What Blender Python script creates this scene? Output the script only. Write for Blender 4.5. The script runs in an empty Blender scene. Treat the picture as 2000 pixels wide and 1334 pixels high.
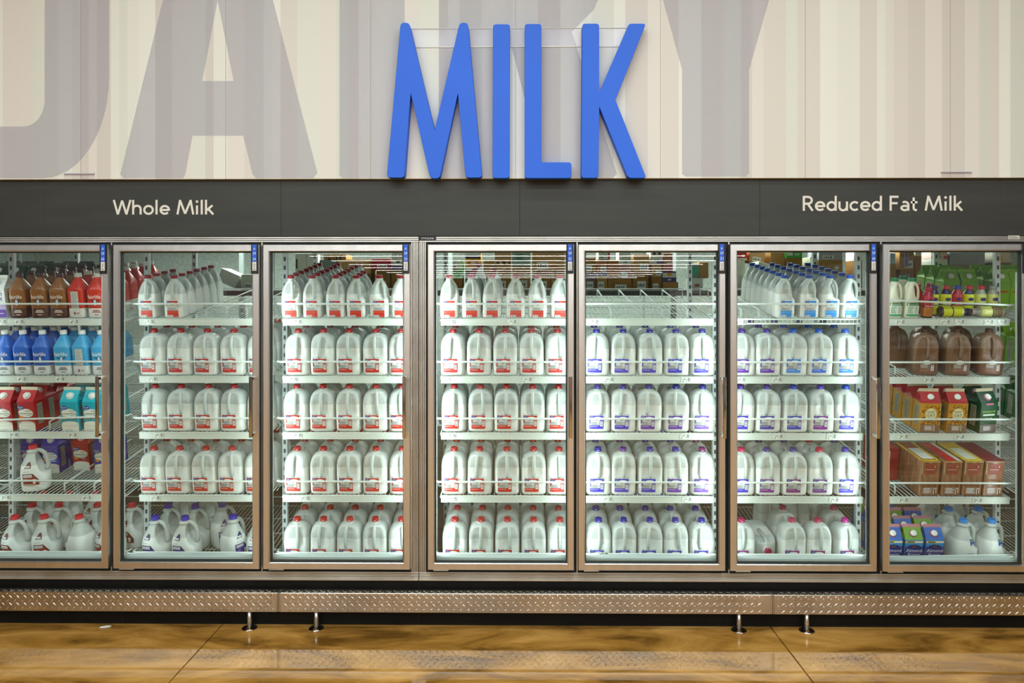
import bpy, math, random
from mathutils import Vector, Matrix, geometry
random.seed(7)
SC = bpy.context.scene
COL = SC.collection

# ------------------------------------------------------------------ camera, world, exposure, lamps
CAM_D, EYE, FPX, YAW, HORIZ = 4.0, 1.7435, 1455.0, 0.0110, 588.0
cam_data = bpy.data.cameras.new('camera')
cam_data.sensor_width = 36.0
cam_data.lens = FPX / 2000.0 * 36.0
cam_data.shift_y = -(667.0 - HORIZ) / 2000.0
cam_data.clip_end = 300
cam = bpy.data.objects.new('camera', cam_data)
cam.location = (0, -CAM_D, EYE)
cam.rotation_euler = (math.pi / 2, 0, YAW)
COL.objects.link(cam)
SC.camera = cam
SC.view_settings.view_transform = 'Standard'
SC.view_settings.look = 'None'
SC.view_settings.gamma = 1
SC.view_settings.use_curve_mapping = False
SC.view_settings.exposure = 0.0
SC.cycles.max_bounces = 7
SC.cycles.diffuse_bounces = 3
SC.cycles.glossy_bounces = 3
SC.cycles.transmission_bounces = 3
SC.cycles.transparent_max_bounces = 10
SC.cycles.caustics_reflective = False
SC.cycles.caustics_refractive = False
SC.cycles.sample_clamp_indirect = 4.0

world = bpy.data.worlds.new('world')
SC.world = world
world.use_nodes = True
bgn = world.node_tree.nodes['Background']
bgn.inputs[0].default_value = (0.95, 0.98, 1.0, 1)
bgn.inputs[1].default_value = 0.2


def area(name, loc, rot, sx, sy, power, color, spread=180):
    l = bpy.data.lights.new(name, 'AREA')
    l.shape = 'RECTANGLE'
    l.size, l.size_y, l.energy, l.color = sx, sy, power, color
    l.spread = math.radians(spread)
    o = bpy.data.objects.new(name, l)
    o.location = loc
    o.rotation_euler = rot
    COL.objects.link(o)
    return o


CEIL = 4.6
ROWS_NEAR = (-1.7, -3.9, -6.3, -8.7, -13.0, -20.0)
for yy in ROWS_NEAR:      # the store's rows of fluorescent tubes
    area('tube_row_light', (0, yy, CEIL - 0.12), (0, 0, 0), {-1.7: 6.0, -3.9: 7.0}.get(yy, 14.0), 0.22, {-1.7: 66, -3.9: 190}.get(yy, 345), (0.90, 0.985, 1.0))


def P(px, py, Y):
    """world point at depth Y seen at pixel px,py of the 2000x1334 frame"""
    dx, dz = (px - 1000.0) / FPX, (HORIZ - py) / FPX
    c, s = math.cos(YAW), math.sin(YAW)
    d = Vector((-s + dx * c, c + dx * s, dz))
    t = (Y + CAM_D) / d.y
    return Vector((0, -CAM_D, EYE)) + d * t


def PX(px, Y): return P(px, HORIZ, Y).x
def PZ(py, Y, px=1016): return P(px, py, Y).z


# LED strips inside the cooler, one at each door post: (pixel of the post, power left side, power right side)
LED_POSTS = [(-82, 2, 4), (215, 3.5, 4.5), (509, 6, 12), (812, 12, 0), (824, 0, 18), (1125, 9, 12), (1421, 12, 9.5), (1718, 10, 3.5), (2016, 4, 2)]
for px_, pl, pr in LED_POSTS:
    for side, pw in ((-1, pl), (1, pr)):
        if pw:
            area('cooler_led', (PX(px_, 0.0) + side * 0.052, 0.075, 1.12), (math.pi / 2, 0, -side * math.radians(54)), 0.02, 1.6, pw * 0.27, (0.86, 0.99, 1.0))
for xx in (-2.4, -0.8, 0.8, 2.4):  # unseen fill lamps, added to brighten the storeroom behind the racks
    area('storeroom_fill', (xx, 1.75, 2.52), (math.radians(0), 0, 0), 1.2, 0.25, 26, (0.92, 1.0, 0.95))


# ------------------------------------------------------------------ materials
def lin(h):
    h = h.lstrip('#')
    v = [int(h[i:i + 2], 16) / 255 for i in (0, 2, 4)]
    return tuple((c / 12.92 if c <= 0.04045 else ((c + 0.055) / 1.055) ** 2.4) for c in v) + (1,)


_M = {}


def M(hexc, rough=0.5, metal=0.0, spec=0.5, name=None, coat=0.0):
    k = (hexc, rough, metal, spec, coat)
    if k not in _M:
        m = bpy.data.materials.new(name or 'paint_' + hexc.strip('#'))
        m.use_nodes = True
        b = m.node_tree.nodes['Principled BSDF']
        b.inputs['Base Color'].default_value = lin(hexc)
        b.inputs['Roughness'].default_value = rough
        b.inputs['Metallic'].default_value = metal
        b.inputs['Specular IOR Level'].default_value = spec
        b.inputs['Coat Weight'].default_value = coat
        _M[k] = m
    return _M[k]


def node(nt, t, **kw):
    n = nt.nodes.new(t)
    for k, v in kw.items():
        setattr(n, k, v)
    return n


def mottled(name, c1, c2, scale=4.0, rough=0.4, rough2=None, metal=0.0, bump=0.0, stretch=(1, 1, 1), detail=6, ramp=(0.35, 0.65), spec=0.5):
    m = bpy.data.materials.new(name)
    m.use_nodes = True
    nt = m.node_tree
    b = nt.nodes['Principled BSDF']
    tc = node(nt, 'ShaderNodeTexCoord')
    mp = node(nt, 'ShaderNodeMapping')
    mp.inputs['Scale'].default_value = stretch
    nz = node(nt, 'ShaderNodeTexNoise')
    nz.inputs['Scale'].default_value = scale
    nz.inputs['Detail'].default_value = detail
    cr = node(nt, 'ShaderNodeValToRGB')
    cr.color_ramp.elements[0].position, cr.color_ramp.elements[1].position = ramp
    cr.color_ramp.elements[0].color, cr.color_ramp.elements[1].color = lin(c1), lin(c2)
    nt.links.new(tc.outputs['Object'], mp.inputs[0])
    nt.links.new(mp.outputs[0], nz.inputs['Vector'])
    nt.links.new(nz.outputs['Fac'], cr.inputs[0])
    nt.links.new(cr.outputs[0], b.inputs['Base Color'])
    b.inputs['Metallic'].default_value = metal
    b.inputs['Roughness'].default_value = rough
    b.inputs['Specular IOR Level'].default_value = spec
    if rough2 is not None:
        mr = node(nt, 'ShaderNodeMapRange')
        mr.inputs['To Min'].default_value, mr.inputs['To Max'].default_value = rough, rough2
        nt.links.new(nz.outputs['Fac'], mr.inputs['Value'])
        nt.links.new(mr.outputs[0], b.inputs['Roughness'])
    if bump:
        bp = node(nt, 'ShaderNodeBump')
        bp.inputs['Strength'].default_value = bump
        bp.inputs['Distance'].default_value = 0.002
        nt.links.new(nz.outputs['Fac'], bp.inputs['Height'])
        nt.links.new(bp.outputs[0], b.inputs['Normal'])
    return m


STEEL = mottled('brushed_steel', '#e4e2df', '#efedea', 3.0, 0.3, None, metal=1.0, stretch=(6, 6, 0.6))
FLUTED = mottled('satin_aluminium', '#d6d2ca', '#e6e3dd', 6.0, 0.3, 0.45, metal=1.0, stretch=(1, 1, 1))
CHROME = M('#d8d4ce', 0.08, 1.0, name='chrome')
TREAD = mottled('tread_plate', '#c2b8ab', '#dcd4c8', 5.0, 0.26, 0.34, metal=1.0)
HEADER = mottled('charcoal_panel', '#2d2e2b', '#363732', 3.0, 0.5, 0.6, stretch=(0.6, 1, 6))
BLACK = mottled('black_kick', '#0b0a08', '#14120e', 8.0, 0.5, 0.65, spec=0.2)
GASKET = M('#16211e', 0.6, name='gasket')
DARK = M('#0f0e0c', 0.7, name='dark_gap')
WHITE_WIRE = M('#cdd6cf', 0.35, name='white_coated_wire')
WHITE_RAIL = M('#c8d1c8', 0.4, name='white_rail')
WHITE_POST = M('#ccd5d4', 0.45, name='white_post')
SLOT = M('#3f4a4c', 0.7, name='slot')
LINER = M('#c3d0cd', 0.4, name='cooler_liner')
INK = M('#2b2c30', 0.6, name='ink')
INKG = M('#8d9090', 0.6, name='grey_ink')

# glass: clear, reflecting by angle
GLASS = bpy.data.materials.new('door_glass')
GLASS.use_nodes = True
nt = GLASS.node_tree
nt.nodes.clear()
o_ = node(nt, 'ShaderNodeOutputMaterial')
mx = node(nt, 'ShaderNodeMixShader')
tr = node(nt, 'ShaderNodeBsdfTransparent')
tr.inputs[0].default_value = (0.965, 0.99, 0.975, 1)
gl = node(nt, 'ShaderNodeBsdfGlossy')
gl.inputs['Roughness'].default_value = 0.0
fr = node(nt, 'ShaderNodeFresnel')
ge = node(nt, 'ShaderNodeNewGeometry')
mri = node(nt, 'ShaderNodeMapRange')       # the same index on the way in and on the way out of the pane
mri.inputs['To Min'].default_value, mri.inputs['To Max'].default_value = 1.62, 1 / 1.62
nt.links.new(ge.outputs['Backfacing'], mri.inputs['Value'])
nt.links.new(mri.outputs[0], fr.inputs[0])
nt.links.new(fr.outputs[0], mx.inputs[0])
nt.links.new(tr.outputs[0], mx.inputs[1])
nt.links.new(gl.outputs[0], mx.inputs[2])
nt.links.new(mx.outputs[0], o_.inputs[0])


def milky(name, c, mix=0.3, rough=0.32):
    m = bpy.data.materials.new(name)
    m.use_nodes = True
    nt = m.node_tree
    b = nt.nodes['Principled BSDF']
    b.inputs['Base Color'].default_value = lin(c)
    b.inputs['Roughness'].default_value = rough
    t = node(nt, 'ShaderNodeBsdfTranslucent')
    t.inputs[0].default_value = lin(c)
    x = node(nt, 'ShaderNodeMixShader')
    x.inputs[0].default_value = mix
    nt.links.new(b.outputs[0], x.inputs[1])
    nt.links.new(t.outputs[0], x.inputs[2])
    nt.links.new(x.outputs[0], nt.nodes['Material Output'].inputs[0])
    return m


MILK = milky('milk_plastic', '#e7ebe5', 0.12)
MILK_UP = milky('milk_plastic_above_the_milk', '#d0d7d1', 0.3)
CHOC = milky('chocolate_milk_plastic', '#75543d', 0.1)
CHOC_UP = milky('chocolate_milk_plastic_above_the_milk', '#866a54', 0.2)
CREAMY = milky('cream_plastic', '#e6e5cb', 0.1)


# ------------------------------------------------------------------ mesh helpers
class MB:
    def __init__(s):
        s.v, s.f, s.m, s.sm, s.mats = [], [], [], [], []

    def mi(s, mat):
        if mat not in s.mats:
            s.mats.append(mat)
        return s.mats.index(mat)

    def face(s, idx, mat, smooth=False):
        s.f.append(idx); s.m.append(s.mi(mat)); s.sm.append(smooth)

    def box(s, a, b, mat, xf=None):
        x0, y0, z0 = a; x1, y1, z1 = b
        n = len(s.v)
        pts = [(x0, y0, z0), (x1, y0, z0), (x1, y1, z0), (x0, y1, z0), (x0, y0, z1), (x1, y0, z1), (x1, y1, z1), (x0, y1, z1)]
        s.v += [xf(p) if xf else p for p in pts]
        for q in ((0, 3, 2, 1), (4, 5, 6, 7), (0, 1, 5, 4), (1, 2, 6, 5), (2, 3, 7, 6), (3, 0, 4, 7)):
            s.face([n + i for i in q], mat)

    def bbox(s, a, b, mat, c=0.003):
        """box with chamfered edges"""
        x0, y0, z0 = a; x1, y1, z1 = b
        n = len(s.v)
        V = {}
        for ix, X in ((0, x0), (1, x1)):
            for iy, Y in ((0, y0), (1, y1)):
                for iz, Z in ((0, z0), (1, z1)):
                    for ax in range(3):
                        p = [X, Y, Z]
                        for k in range(3):
                            if k != ax:
                                p[k] += c if (ix, iy, iz)[k] == 0 else -c
                        V[(ix, iy, iz, ax)] = len(s.v)
                        s.v.append(tuple(p))
        fs = []
        for ax in range(3):
            o = [k for k in range(3) if k != ax]
            for side in (0, 1):
                q = []
                for (p0, p1) in ((0, 0), (1, 0), (1, 1), (0, 1)):
                    key = [0, 0, 0]; key[ax] = side; key[o[0]] = p0; key[o[1]] = p1
                    q.append(V[tuple(key) + (ax,)])
                if (side == 0) != (ax == 1): q.reverse()
                fs.append(q)
        for ax in range(3):
            o = [k for k in range(3) if k != ax]
            for p0 in (0, 1):
                for p1 in (0, 1):
                    q = []
                    for (e, w) in ((0, 0), (1, 0), (1, 1), (0, 1)):
                        key = [0, 0, 0]; key[ax] = e; key[o[0]] = p0; key[o[1]] = p1
                        q.append(V[tuple(key) + (o[w],)])
                    fs.append(q)
        for ix in (0, 1):
            for iy in (0, 1):
                for iz in (0, 1):
                    fs.append([V[(ix, iy, iz, k)] for k in range(3)])
        cen = Vector(((x0 + x1) / 2, (y0 + y1) / 2, (z0 + z1) / 2))
        for q in fs:
            a_, b_, c_ = (Vector(s.v[q[i]]) for i in range(3))
            nn = (b_ - a_).cross(c_ - a_)
            if nn.dot((a_ + b_ + c_) / 3 - cen) < 0: q = q[::-1]
            s.face(q, mat)

    def tube(s, pts, r, mat, n=8, closed=False, smooth=True, flat=1.0, caps=True):
        pts = [Vector(p) for p in pts]
        rs = r if isinstance(r, (list, tuple)) else [r] * len(pts)
        rings = []
        up = None
        for i, p in enumerate(pts):
            a = pts[i - 1] if (i > 0 or closed) else p
            b = pts[(i + 1) % len(pts)] if (i < len(pts) - 1 or closed) else p
            t = (b - a).normalized()
            if up is None:
                up = Vector((0, 0, 1)) if abs(t.z) < 0.9 else Vector((1, 0, 0))
            u = t.cross(up)
            if u.length < 1e-5: u = t.cross(Vector((0, 1, 0)))
            u.normalize()
            w = u.cross(t).normalized()
            up = w
            k = len(s.v)
            for j in range(n):
                an = 2 * math.pi * j / n
                s.v.append(tuple(p + (u * math.cos(an) * flat + w * math.sin(an)) * rs[i]))
            rings.append(k)
        m = len(rings)
        for i in range(m if closed else m - 1):
            a, b = rings[i], rings[(i + 1) % m]
            for j in range(n):
                s.face([a + j, a + (j + 1) % n, b + (j + 1) % n, b + j], mat, smooth)
        if caps and not closed:
            s.face([rings[0] + j for j in range(n)][::-1], mat)
            s.face([rings[-1] + j for j in range(n)], mat)

    def bar(s, p0, p1, r, mat):
        """thin four-sided wire"""
        s.tube([p0, p1], r, mat, n=4, smooth=True, caps=True)

    def lathe(s, prof, mat, n=24, cx=0, cy=0, smooth=True, captop=True, capbot=True):
        k0 = len(s.v)
        for r, z in prof:
            for j in range(n):
                a = 2 * math.pi * j / n
                s.v.append((cx + r * math.cos(a), cy + r * math.sin(a), z))
        for i in range(len(prof) - 1):
            for j in range(n):
                a = k0 + i * n
                s.face([a + j, a + (j + 1) % n, a + n + (j + 1) % n, a + n + j], mat, smooth)
        if captop: s.face([k0 + (len(prof) - 1) * n + j for j in range(n)], mat)
        if capbot: s.face([k0 + j for j in range(n)][::-1], mat)

    def prism(s, poly, y0, y1, mat, c=0.0):
        """polygon in x,z extruded from y0 (front) to y1 (back), front edge chamfered by c"""
        n = len(poly)
        ar = sum(poly[i][0] * poly[(i + 1) % n][1] - poly[(i + 1) % n][0] * poly[i][1] for i in range(n))
        if ar < 0: poly = poly[::-1]
        if c:
            ins = []
            for i in range(n):
                p0, p1, p2 = Vector(poly[i - 1]), Vector(poly[i]), Vector(poly[(i + 1) % n])
                e1, e2 = (p1 - p0).normalized(), (p2 - p1).normalized()
                n1, n2 = Vector((-e1.y, e1.x)), Vector((-e2.y, e2.x))
                b = (n1 + n2)
                b = b / max(b.length_squared / 2, 0.35)
                ins.append(tuple(p1 + b * c))
        k = len(s.v)
        if c:
            s.v += [(x, y0, z) for x, z in ins]
            s.v += [(x, y0 + c, z) for x, z in poly]
            s.v += [(x, y1, z) for x, z in poly]
            L = 3
        else:
            s.v += [(x, y0, z) for x, z in poly]
            s.v += [(x, y1, z) for x, z in poly]
            L = 2
        s.face([k + i for i in range(n)], mat)
        for l in range(L - 1):
            for i in range(n):
                a = k + l * n
                s.face([a + i, a + n + i, a + n + (i + 1) % n, a + (i + 1) % n], mat)
        s.face([k + (L - 1) * n + i for i in range(n)][::-1], mat)

    def mesh(s, name):
        me = bpy.data.meshes.new(name)
        me.from_pydata([tuple(v) for v in s.v], [], s.f)
        for m in s.mats: me.materials.append(m)
        me.polygons.foreach_set('material_index', s.m)
        me.polygons.foreach_set('use_smooth', s.sm)
        me.update()
        return me


def obj(name, data, parent=None, loc=None, rot=None):
    if isinstance(data, MB): data = data.mesh(name)
    o = bpy.data.objects.new(name, data)
    COL.objects.link(o)
    if parent: o.parent = parent
    if loc is not None: o.location = loc
    if rot is not None: o.rotation_euler = rot
    return o


def tag(o, label=None, cat=None, group=None, kind=None):
    if label: o['label'] = label
    if cat: o['category'] = cat
    if group: o['group'] = group
    if kind: o['kind'] = kind
    return o


def struct(name, mb, label=None, cat=None):
    o = obj(name, mb)
    o['kind'] = 'structure'
    if label: o['label'] = label
    o['category'] = cat or name.split('_')[0]
    return o


def empty(name, loc=(0, 0, 0), rot=(0, 0, 0)):
    o = bpy.data.objects.new(name, None)
    o.empty_display_size = 0.05
    COL.objects.link(o)
    o.location = loc
    o.rotation_euler = rot
    return o


# --- text as triangles (cached), anchored left / centre at the baseline, cap height about 0.72 * size
_T = {}


def text_tris(body):
    if body not in _T:
        cu = bpy.data.curves.new('t', 'FONT')
        cu.body = body
        cu.resolution_u = 2
        o = bpy.data.objects.new('t', cu)
        me = bpy.data.meshes.new_from_object(o)
        vs = [(v.co.x, v.co.y) for v in me.vertices]
        fs = [list(p.vertices) for p in me.polygons]
        bpy.data.objects.remove(o); bpy.data.meshes.remove(me); bpy.data.curves.remove(cu)
        x0 = min(v[0] for v in vs); x1 = max(v[0] for v in vs)
        _T[body] = ([(x - x0, y) for x, y in vs], fs, x1 - x0)
    return _T[body]


def decal(mb, shapes, surf=lambda x, z: 0.0, step=0.0004, y0=0.0):
    """flat printed shapes on a front face; surf(x,z) gives the y of the face there. Later shapes lie above earlier ones."""
    i, prev = -1, None
    for sh in shapes:
        k = sh[0]
        mat = sh[-1] if not isinstance(sh[-1], str) else M(sh[-1], 0.45)
        if not ((mat is prev and k != 'text') or (k == 'ell' and sh[3] < .004)): i += 1
        prev = mat
        off = y0 + 0.0006 + step * i

        def put(pts, faces):
            n = len(mb.v)
            for x, z in pts: mb.v.append((x, surf(x, z) - off, z))
            for f in faces: mb.face([n + q for q in f], mat)
        if k == 'rect':
            x0, z0, x1, z1 = sh[1:5]
            nx = max(1, int(abs(x1 - x0) / 0.014))
            nz = max(1, int(abs(z1 - z0) / 0.03))
            pts = [(x0 + (x1 - x0) * a / nx, z0 + (z1 - z0) * b / nz) for b in range(nz + 1) for a in range(nx + 1)]
            put(pts, [[b * (nx + 1) + a, b * (nx + 1) + a + 1, (b + 1) * (nx + 1) + a + 1, (b + 1) * (nx + 1) + a] for b in range(nz) for a in range(nx)])
        elif k == 'ell':
            cx, cz, rx, rz = sh[1:5]
            pts = [(cx, cz)] + [(cx + rx * math.cos(t * math.pi / 9), cz + rz * math.sin(t * math.pi / 9)) for t in range(18)]
            put(pts, [[0, 1 + t, 1 + (t + 1) % 18] for t in range(18)])
        elif k == 'poly':
            pts = sh[1]
            n = len(pts)
            ar = sum(pts[a][0] * pts[(a + 1) % n][1] - pts[(a + 1) % n][0] * pts[a][1] for a in range(n))
            put(pts if ar > 0 else pts[::-1], [list(range(n))])
        elif k == 'text':
            body, x, z, w = sh[1:5]      # w = width in metres, optional height scale
            hs = sh[5] if len(sh) > 6 else 1.0
            vs, fs, tw = text_tris(body)
            sc = w / tw
            put([(x + a * sc, z + b * sc * hs) for a, b in vs], fs)
    return mb


def greek(x0, z0, x1, z1, rows, col, fill=0.5, seed=1):
    """lines of unreadable small print"""
    r = random.Random(seed)
    out = []
    h = (z1 - z0) / rows
    for i in range(rows):
        z = z1 - (i + 1) * h
        e = x0 + (x1 - x0) * r.uniform(0.7, 1.0)
        out.append(('rect', x0, z + h * 0.25, e, z + h * (0.25 + fill), col))
    return out


def barcode(x0, z0, x1, z1, horizontal=False, seed=3):
    r = random.Random(seed)
    out = [('rect', x0, z0, x1, z1, '#e9ebe6')]
    n = 7
    for i in range(n):
        a = (i + 0.6) / (n + 0.6)
        w = r.choice((0.25, 0.45, 0.6)) / (n + 0.6)
        if horizontal:
            out.append(('rect', x0 + (x1 - x0) * .15, z0 + (z1 - z0) * a, x1 - (x1 - x0) * .15, z0 + (z1 - z0) * min(a + w, .96), INK))
        else:
            out.append(('rect', x0 + (x1 - x0) * a, z0 + (z1 - z0) * .15, x0 + (x1 - x0) * min(a + w, .96), z1 - (z1 - z0) * .12, INK))
    return out


# ------------------------------------------------------------------ the store: floor, walls, ceiling
FLOORM = bpy.data.materials.new('stained_polished_concrete')
FLOORM.use_nodes = True
nt = FLOORM.node_tree
b = nt.nodes['Principled BSDF']
tc = node(nt, 'ShaderNodeTexCoord')
mp = node(nt, 'ShaderNodeMapping'); mp.inputs['Scale'].default_value = (0.8, 2.2, 1)
n1 = node(nt, 'ShaderNodeTexNoise'); n1.inputs['Scale'].default_value = 2.3; n1.inputs['Detail'].default_value = 9; n1.inputs['Roughness'].default_value = 0.62; n1.inputs['Distortion'].default_value = 0.7
n2 = node(nt, 'ShaderNodeTexNoise'); n2.inputs['Scale'].default_value = 55; n2.inputs['Detail'].default_value = 4
cr = node(nt, 'ShaderNodeValToRGB')
cr.color_ramp.elements[0].position = 0.36; cr.color_ramp.elements[0].color = lin('#76501e')
cr.color_ramp.elements[1].position = 0.66; cr.color_ramp.elements[1].color = lin('#e3aa58')
e = cr.color_ramp.elements.new(0.5); e.color = lin('#b9843a')
mxc = node(nt, 'ShaderNodeMix', data_type='RGBA', blend_type='MULTIPLY'); mxc.inputs[0].default_value = 0.12
mr = node(nt, 'ShaderNodeMapRange'); mr.inputs['To Min'].default_value = 0.015; mr.inputs['To Max'].default_value = 0.08
nt.links.new(tc.outputs['Object'], mp.inputs[0])
nt.links.new(mp.outputs[0], n1.inputs['Vector']); nt.links.new(tc.outputs['Object'], n2.inputs['Vector'])
nt.links.new(n1.outputs['Fac'], cr.inputs[0])
nt.links.new(cr.outputs[0], mxc.inputs[6]); nt.links.new(n2.outputs['Color'], mxc.inputs[7])
nt.links.new(mxc.outputs[2], b.inputs['Base Color'])
nt.links.new(n1.outputs['Fac'], mr.inputs['Value']); nt.links.new(mr.outputs[0], b.inputs['Roughness'])
b.inputs['Specular IOR Level'].default_value = 0.5
b.inputs['Coat Weight'].default_value = 0.3
b.inputs['Coat Roughness'].default_value = 0.03

JX = [-22.0] + [round(-1.606 + 2.946 * k, 3) for k in range(-6, 9)] + [24.6]
mb = MB()
mb.box((-22, -90, -0.10), (24.6, 3.2, -0.012), DARK)
for a, c in zip(JX[:-1], JX[1:]):
    mb.bbox((a + .0035, -90, -0.012), (c - .0035, 3.2, 0), FLOORM, 0.0012)
struct('floor', mb)

CEILM = M('#8d8a84', 0.8, name='ceiling_white')
mb = MB(); mb.box((-22, -90, CEIL), (24.6, 3.2, CEIL + .1), CEILM); struct('ceiling', mb)
BACKW = mottled('far_wall', '#8d7f6d', '#b5a893', 0.6, 0.8)
mb = MB(); mb.box((-22, -90.2, 0), (24.6, -90, CEIL), BACKW); struct('wall_far', mb)

# rows of tube lamps receding over the store
TUBE = bpy.data.materials.new('tube_light')
TUBE.use_nodes = True
TUBE.node_tree.nodes['Principled BSDF'].inputs['Emission Color'].default_value = (1, 0.97, 0.9, 1)
TUBE.node_tree.nodes['Principled BSDF'].inputs['Emission Strength'].default_value = 22
HOUS = M('#d8d5cc', 0.6, name='lamp_housing')


def tube_row(y, seed):
    mb = MB(); mt = MB()
    mb.box((-13, y - .15, CEIL - .08), (13.8, y + .15, CEIL - .001), HOUS)
    mt.box((-12.98, y - .07, CEIL - .10), (13.78, y + .07, CEIL - .08), TUBE)
    t = obj('tube_light_row', mb)
    tag(t, 'long row of bright ceiling tube lamps seen reflected in the cooler doors', 'ceiling light', 'rows of ceiling tube lamps')
    obj('tube', mt, t)


yy = -26.0
i = 0
while yy > -88:
    tube_row(yy, i); i += 1
    yy -= 5.3

# aisle shelving behind the viewer (seen only in the steel and the glass)
AISLE = bpy.data.materials.new('aisle_goods')
AISLE.use_nodes = True
nt = AISLE.node_tree
b = nt.nodes['Principled BSDF']
tc = node(nt, 'ShaderNodeTexCoord')
mp = node(nt, 'ShaderNodeMapping'); mp.inputs['Scale'].default_value = (3.2, 1, 3.0)
vo = node(nt, 'ShaderNodeTexVoronoi'); vo.inputs['Scale'].default_value = 1.0; vo.inputs['Randomness'].default_value = 0.35
cr = node(nt, 'ShaderNodeValToRGB')
cr.color_ramp.interpolation = 'CONSTANT'
cols = ['#74706e', '#b08a84', '#c4bcb8', '#8c8684', '#a8807c', '#d4d0ca', '#9a948e']
cr.color_ramp.elements[0].color = lin(cols[0]); cr.color_ramp.elements[1].color = lin(cols[-1]); cr.color_ramp.elements[1].position = 0.86
for k in range(1, 6):
    e = cr.color_ramp.elements.new(k / 7); e.color = lin(cols[k])
sp = node(nt, 'ShaderNodeSeparateColor')
nt.links.new(tc.outputs['Object'], mp.inputs[0]); nt.links.new(mp.outputs[0], vo.inputs['Vector'])
nt.links.new(vo.outputs['Color'], sp.inputs[0]); nt.links.new(sp.outputs[0], cr.inputs[0])
nt.links.new(cr.outputs[0], b.inputs['Base Color'])
for (x0, x1, yb) in ((-9.5, -3.6, -8.2), (-2.2, 1.1, -8.2), (2.6, 8.5, -8.2)):
    mb = MB()
    mb.bbox((x0, yb - .9, 0.12), (x1, yb, 1.95), AISLE, .01)
    mb.box((x0 - .03, yb - .95, 0), (x1 + .03, yb + .05, 0.12), DARK)
    for zz in (0.55, 0.98, 1.4):
        mb.box((x0, yb, zz), (x1, yb + .12, zz + .035), HOUS)
    tag(obj('aisle_shelving', mb), 'aisle shelving with goods, seen only as reflections in doors and steel', 'shelving', 'aisle shelving behind the viewer')

# ------------------------------------------------------------------ wall above the cooler: striped panels and pale printed letters
WY = -0.02
wall_bot = PZ(348.5, WY)
tints = ['#e5e5da', '#dbd5cb', '#dddfd3', '#d5cfc6', '#e9e9df', '#e0dcd2', '#d6d7cd', '#e2dcd3']
TM = [M(t, 0.55) for t in tints]
SEAM = M('#a9a294', 0.7)
mb = MB()
r = random.Random(11)
x = -5.2
last = 0
ZT = CEIL - .002
while x < 5.4:
    w = r.choice((0.045, 0.06, 0.075, 0.09, 0.12))
    k = r.choice([q for q in range(len(TM)) if q != last]); last = k
    mb.box((x, WY, wall_bot), (min(x + w, 5.4), WY + .03, ZT), TM[k])
    x += w
for px in range(158 - 283 * 2, 2300, 283):
    xs = PX(px, WY)
    mb.box((xs - .0012, WY - .0006, wall_bot), (xs + .0012, WY, ZT), SEAM)
mb.box((-22, WY + .0, wall_bot), (-5.2, WY + .03, ZT), TM[2])
mb.box((5.4, WY + .0, wall_bot), (24.6, WY + .03, ZT), TM[2])
wall = struct('wall_front', mb)

FILM = bpy.data.materials.new('pale_lavender_print')
FILM.use_nodes = True
nt = FILM.node_tree
b = nt.nodes['Principled BSDF']
b.inputs['Base Color'].default_value = lin('#b9b8c6')
b.inputs['Roughness'].default_value = 0.55
x_ = node(nt, 'ShaderNodeMixShader'); x_.inputs[0].default_value = 0.40
t_ = node(nt, 'ShaderNodeBsdfTransparent')
nt.links.new(t_.outputs[0], x_.inputs[1]); nt.links.new(b.outputs[0], x_.inputs[2])
nt.links.new(x_.outputs[0], nt.nodes['Material Output'].inputs[0])


def pxpoly(pts, Y):
    return [(P(a, c, Y).x, P(a, c, Y).z) for a, c in pts]


def arc(cx, cy, rx, ry, a0, a1, n=12):
    return [(cx + rx * math.cos(math.radians(a0 + (a1 - a0) * k / n)), cy + ry * math.sin(math.radians(a0 + (a1 - a0) * k / n))) for k in range(n + 1)]


TOPY = -170   # letters run up out of the frame
D_ = [(213, TOPY), (213, 150)] + arc(83, 150, 130, 198, 0, 90) + [(-40, 348), (-40, 247), (45, 247)] + arc(45, 195, 42, 52, 90, 0) + [(87, TOPY)]
A1 = [(350, TOPY), (318, 0), (235, 340), (240, 348), (358, 348), (362, 340), (376, 265), (475, 265), (493, 340), (500, 348), (612, 348), (620, 338), (533, 0), (493, TOPY)]
I_ = [(663, TOPY), (663, 342), (668, 348), (785, 348), (790, 342), (790, TOPY)]
R_ = [(857, TOPY), (857, 342), (862, 348), (980, 348), (985, 342), (985, 90), (999, 90), (1062, 342), (1070, 348), (1196, 348), (1205, 340), (1117, 62), (1160, 18), (1195, -60), (1195, TOPY)]
Y_ = [(1250, TOPY), (1295, 0), (1332, 135), (1332, 340), (1340, 345), (1457, 345), (1463, 338), (1463, 137), (1502, 0), (1550, TOPY)]
for nm, pl in (('D', D_), ('A', A1), ('I', I_), ('R', R_), ('Y', Y_)):
    mb = MB()
    pp = pxpoly(pl, WY - .0015)
    if nm == 'A':   # the letter's counter: split so the hole stays open
        hole = pxpoly([(425, 0), (456, 158), (395, 158)], WY - .0015)
        tris = geometry.tessellate_polygon([[Vector((a, c, 0)) for a, c in pp], [Vector((a, c, 0)) for a, c in hole]])
        allp = pp + hole
        mb.v += [(a, WY - .0015, c) for a, c in allp]
        for t in tris: mb.face(list(t), FILM)
    else:
        tris = geometry.tessellate_polygon([[Vector((a, c, 0)) for a, c in pp]])
        mb.v += [(a, WY - .0015, c) for a, c in pp]
        for t in tris: mb.face(list(t), FILM)
    obj('printed_letter', mb, wall)

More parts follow.
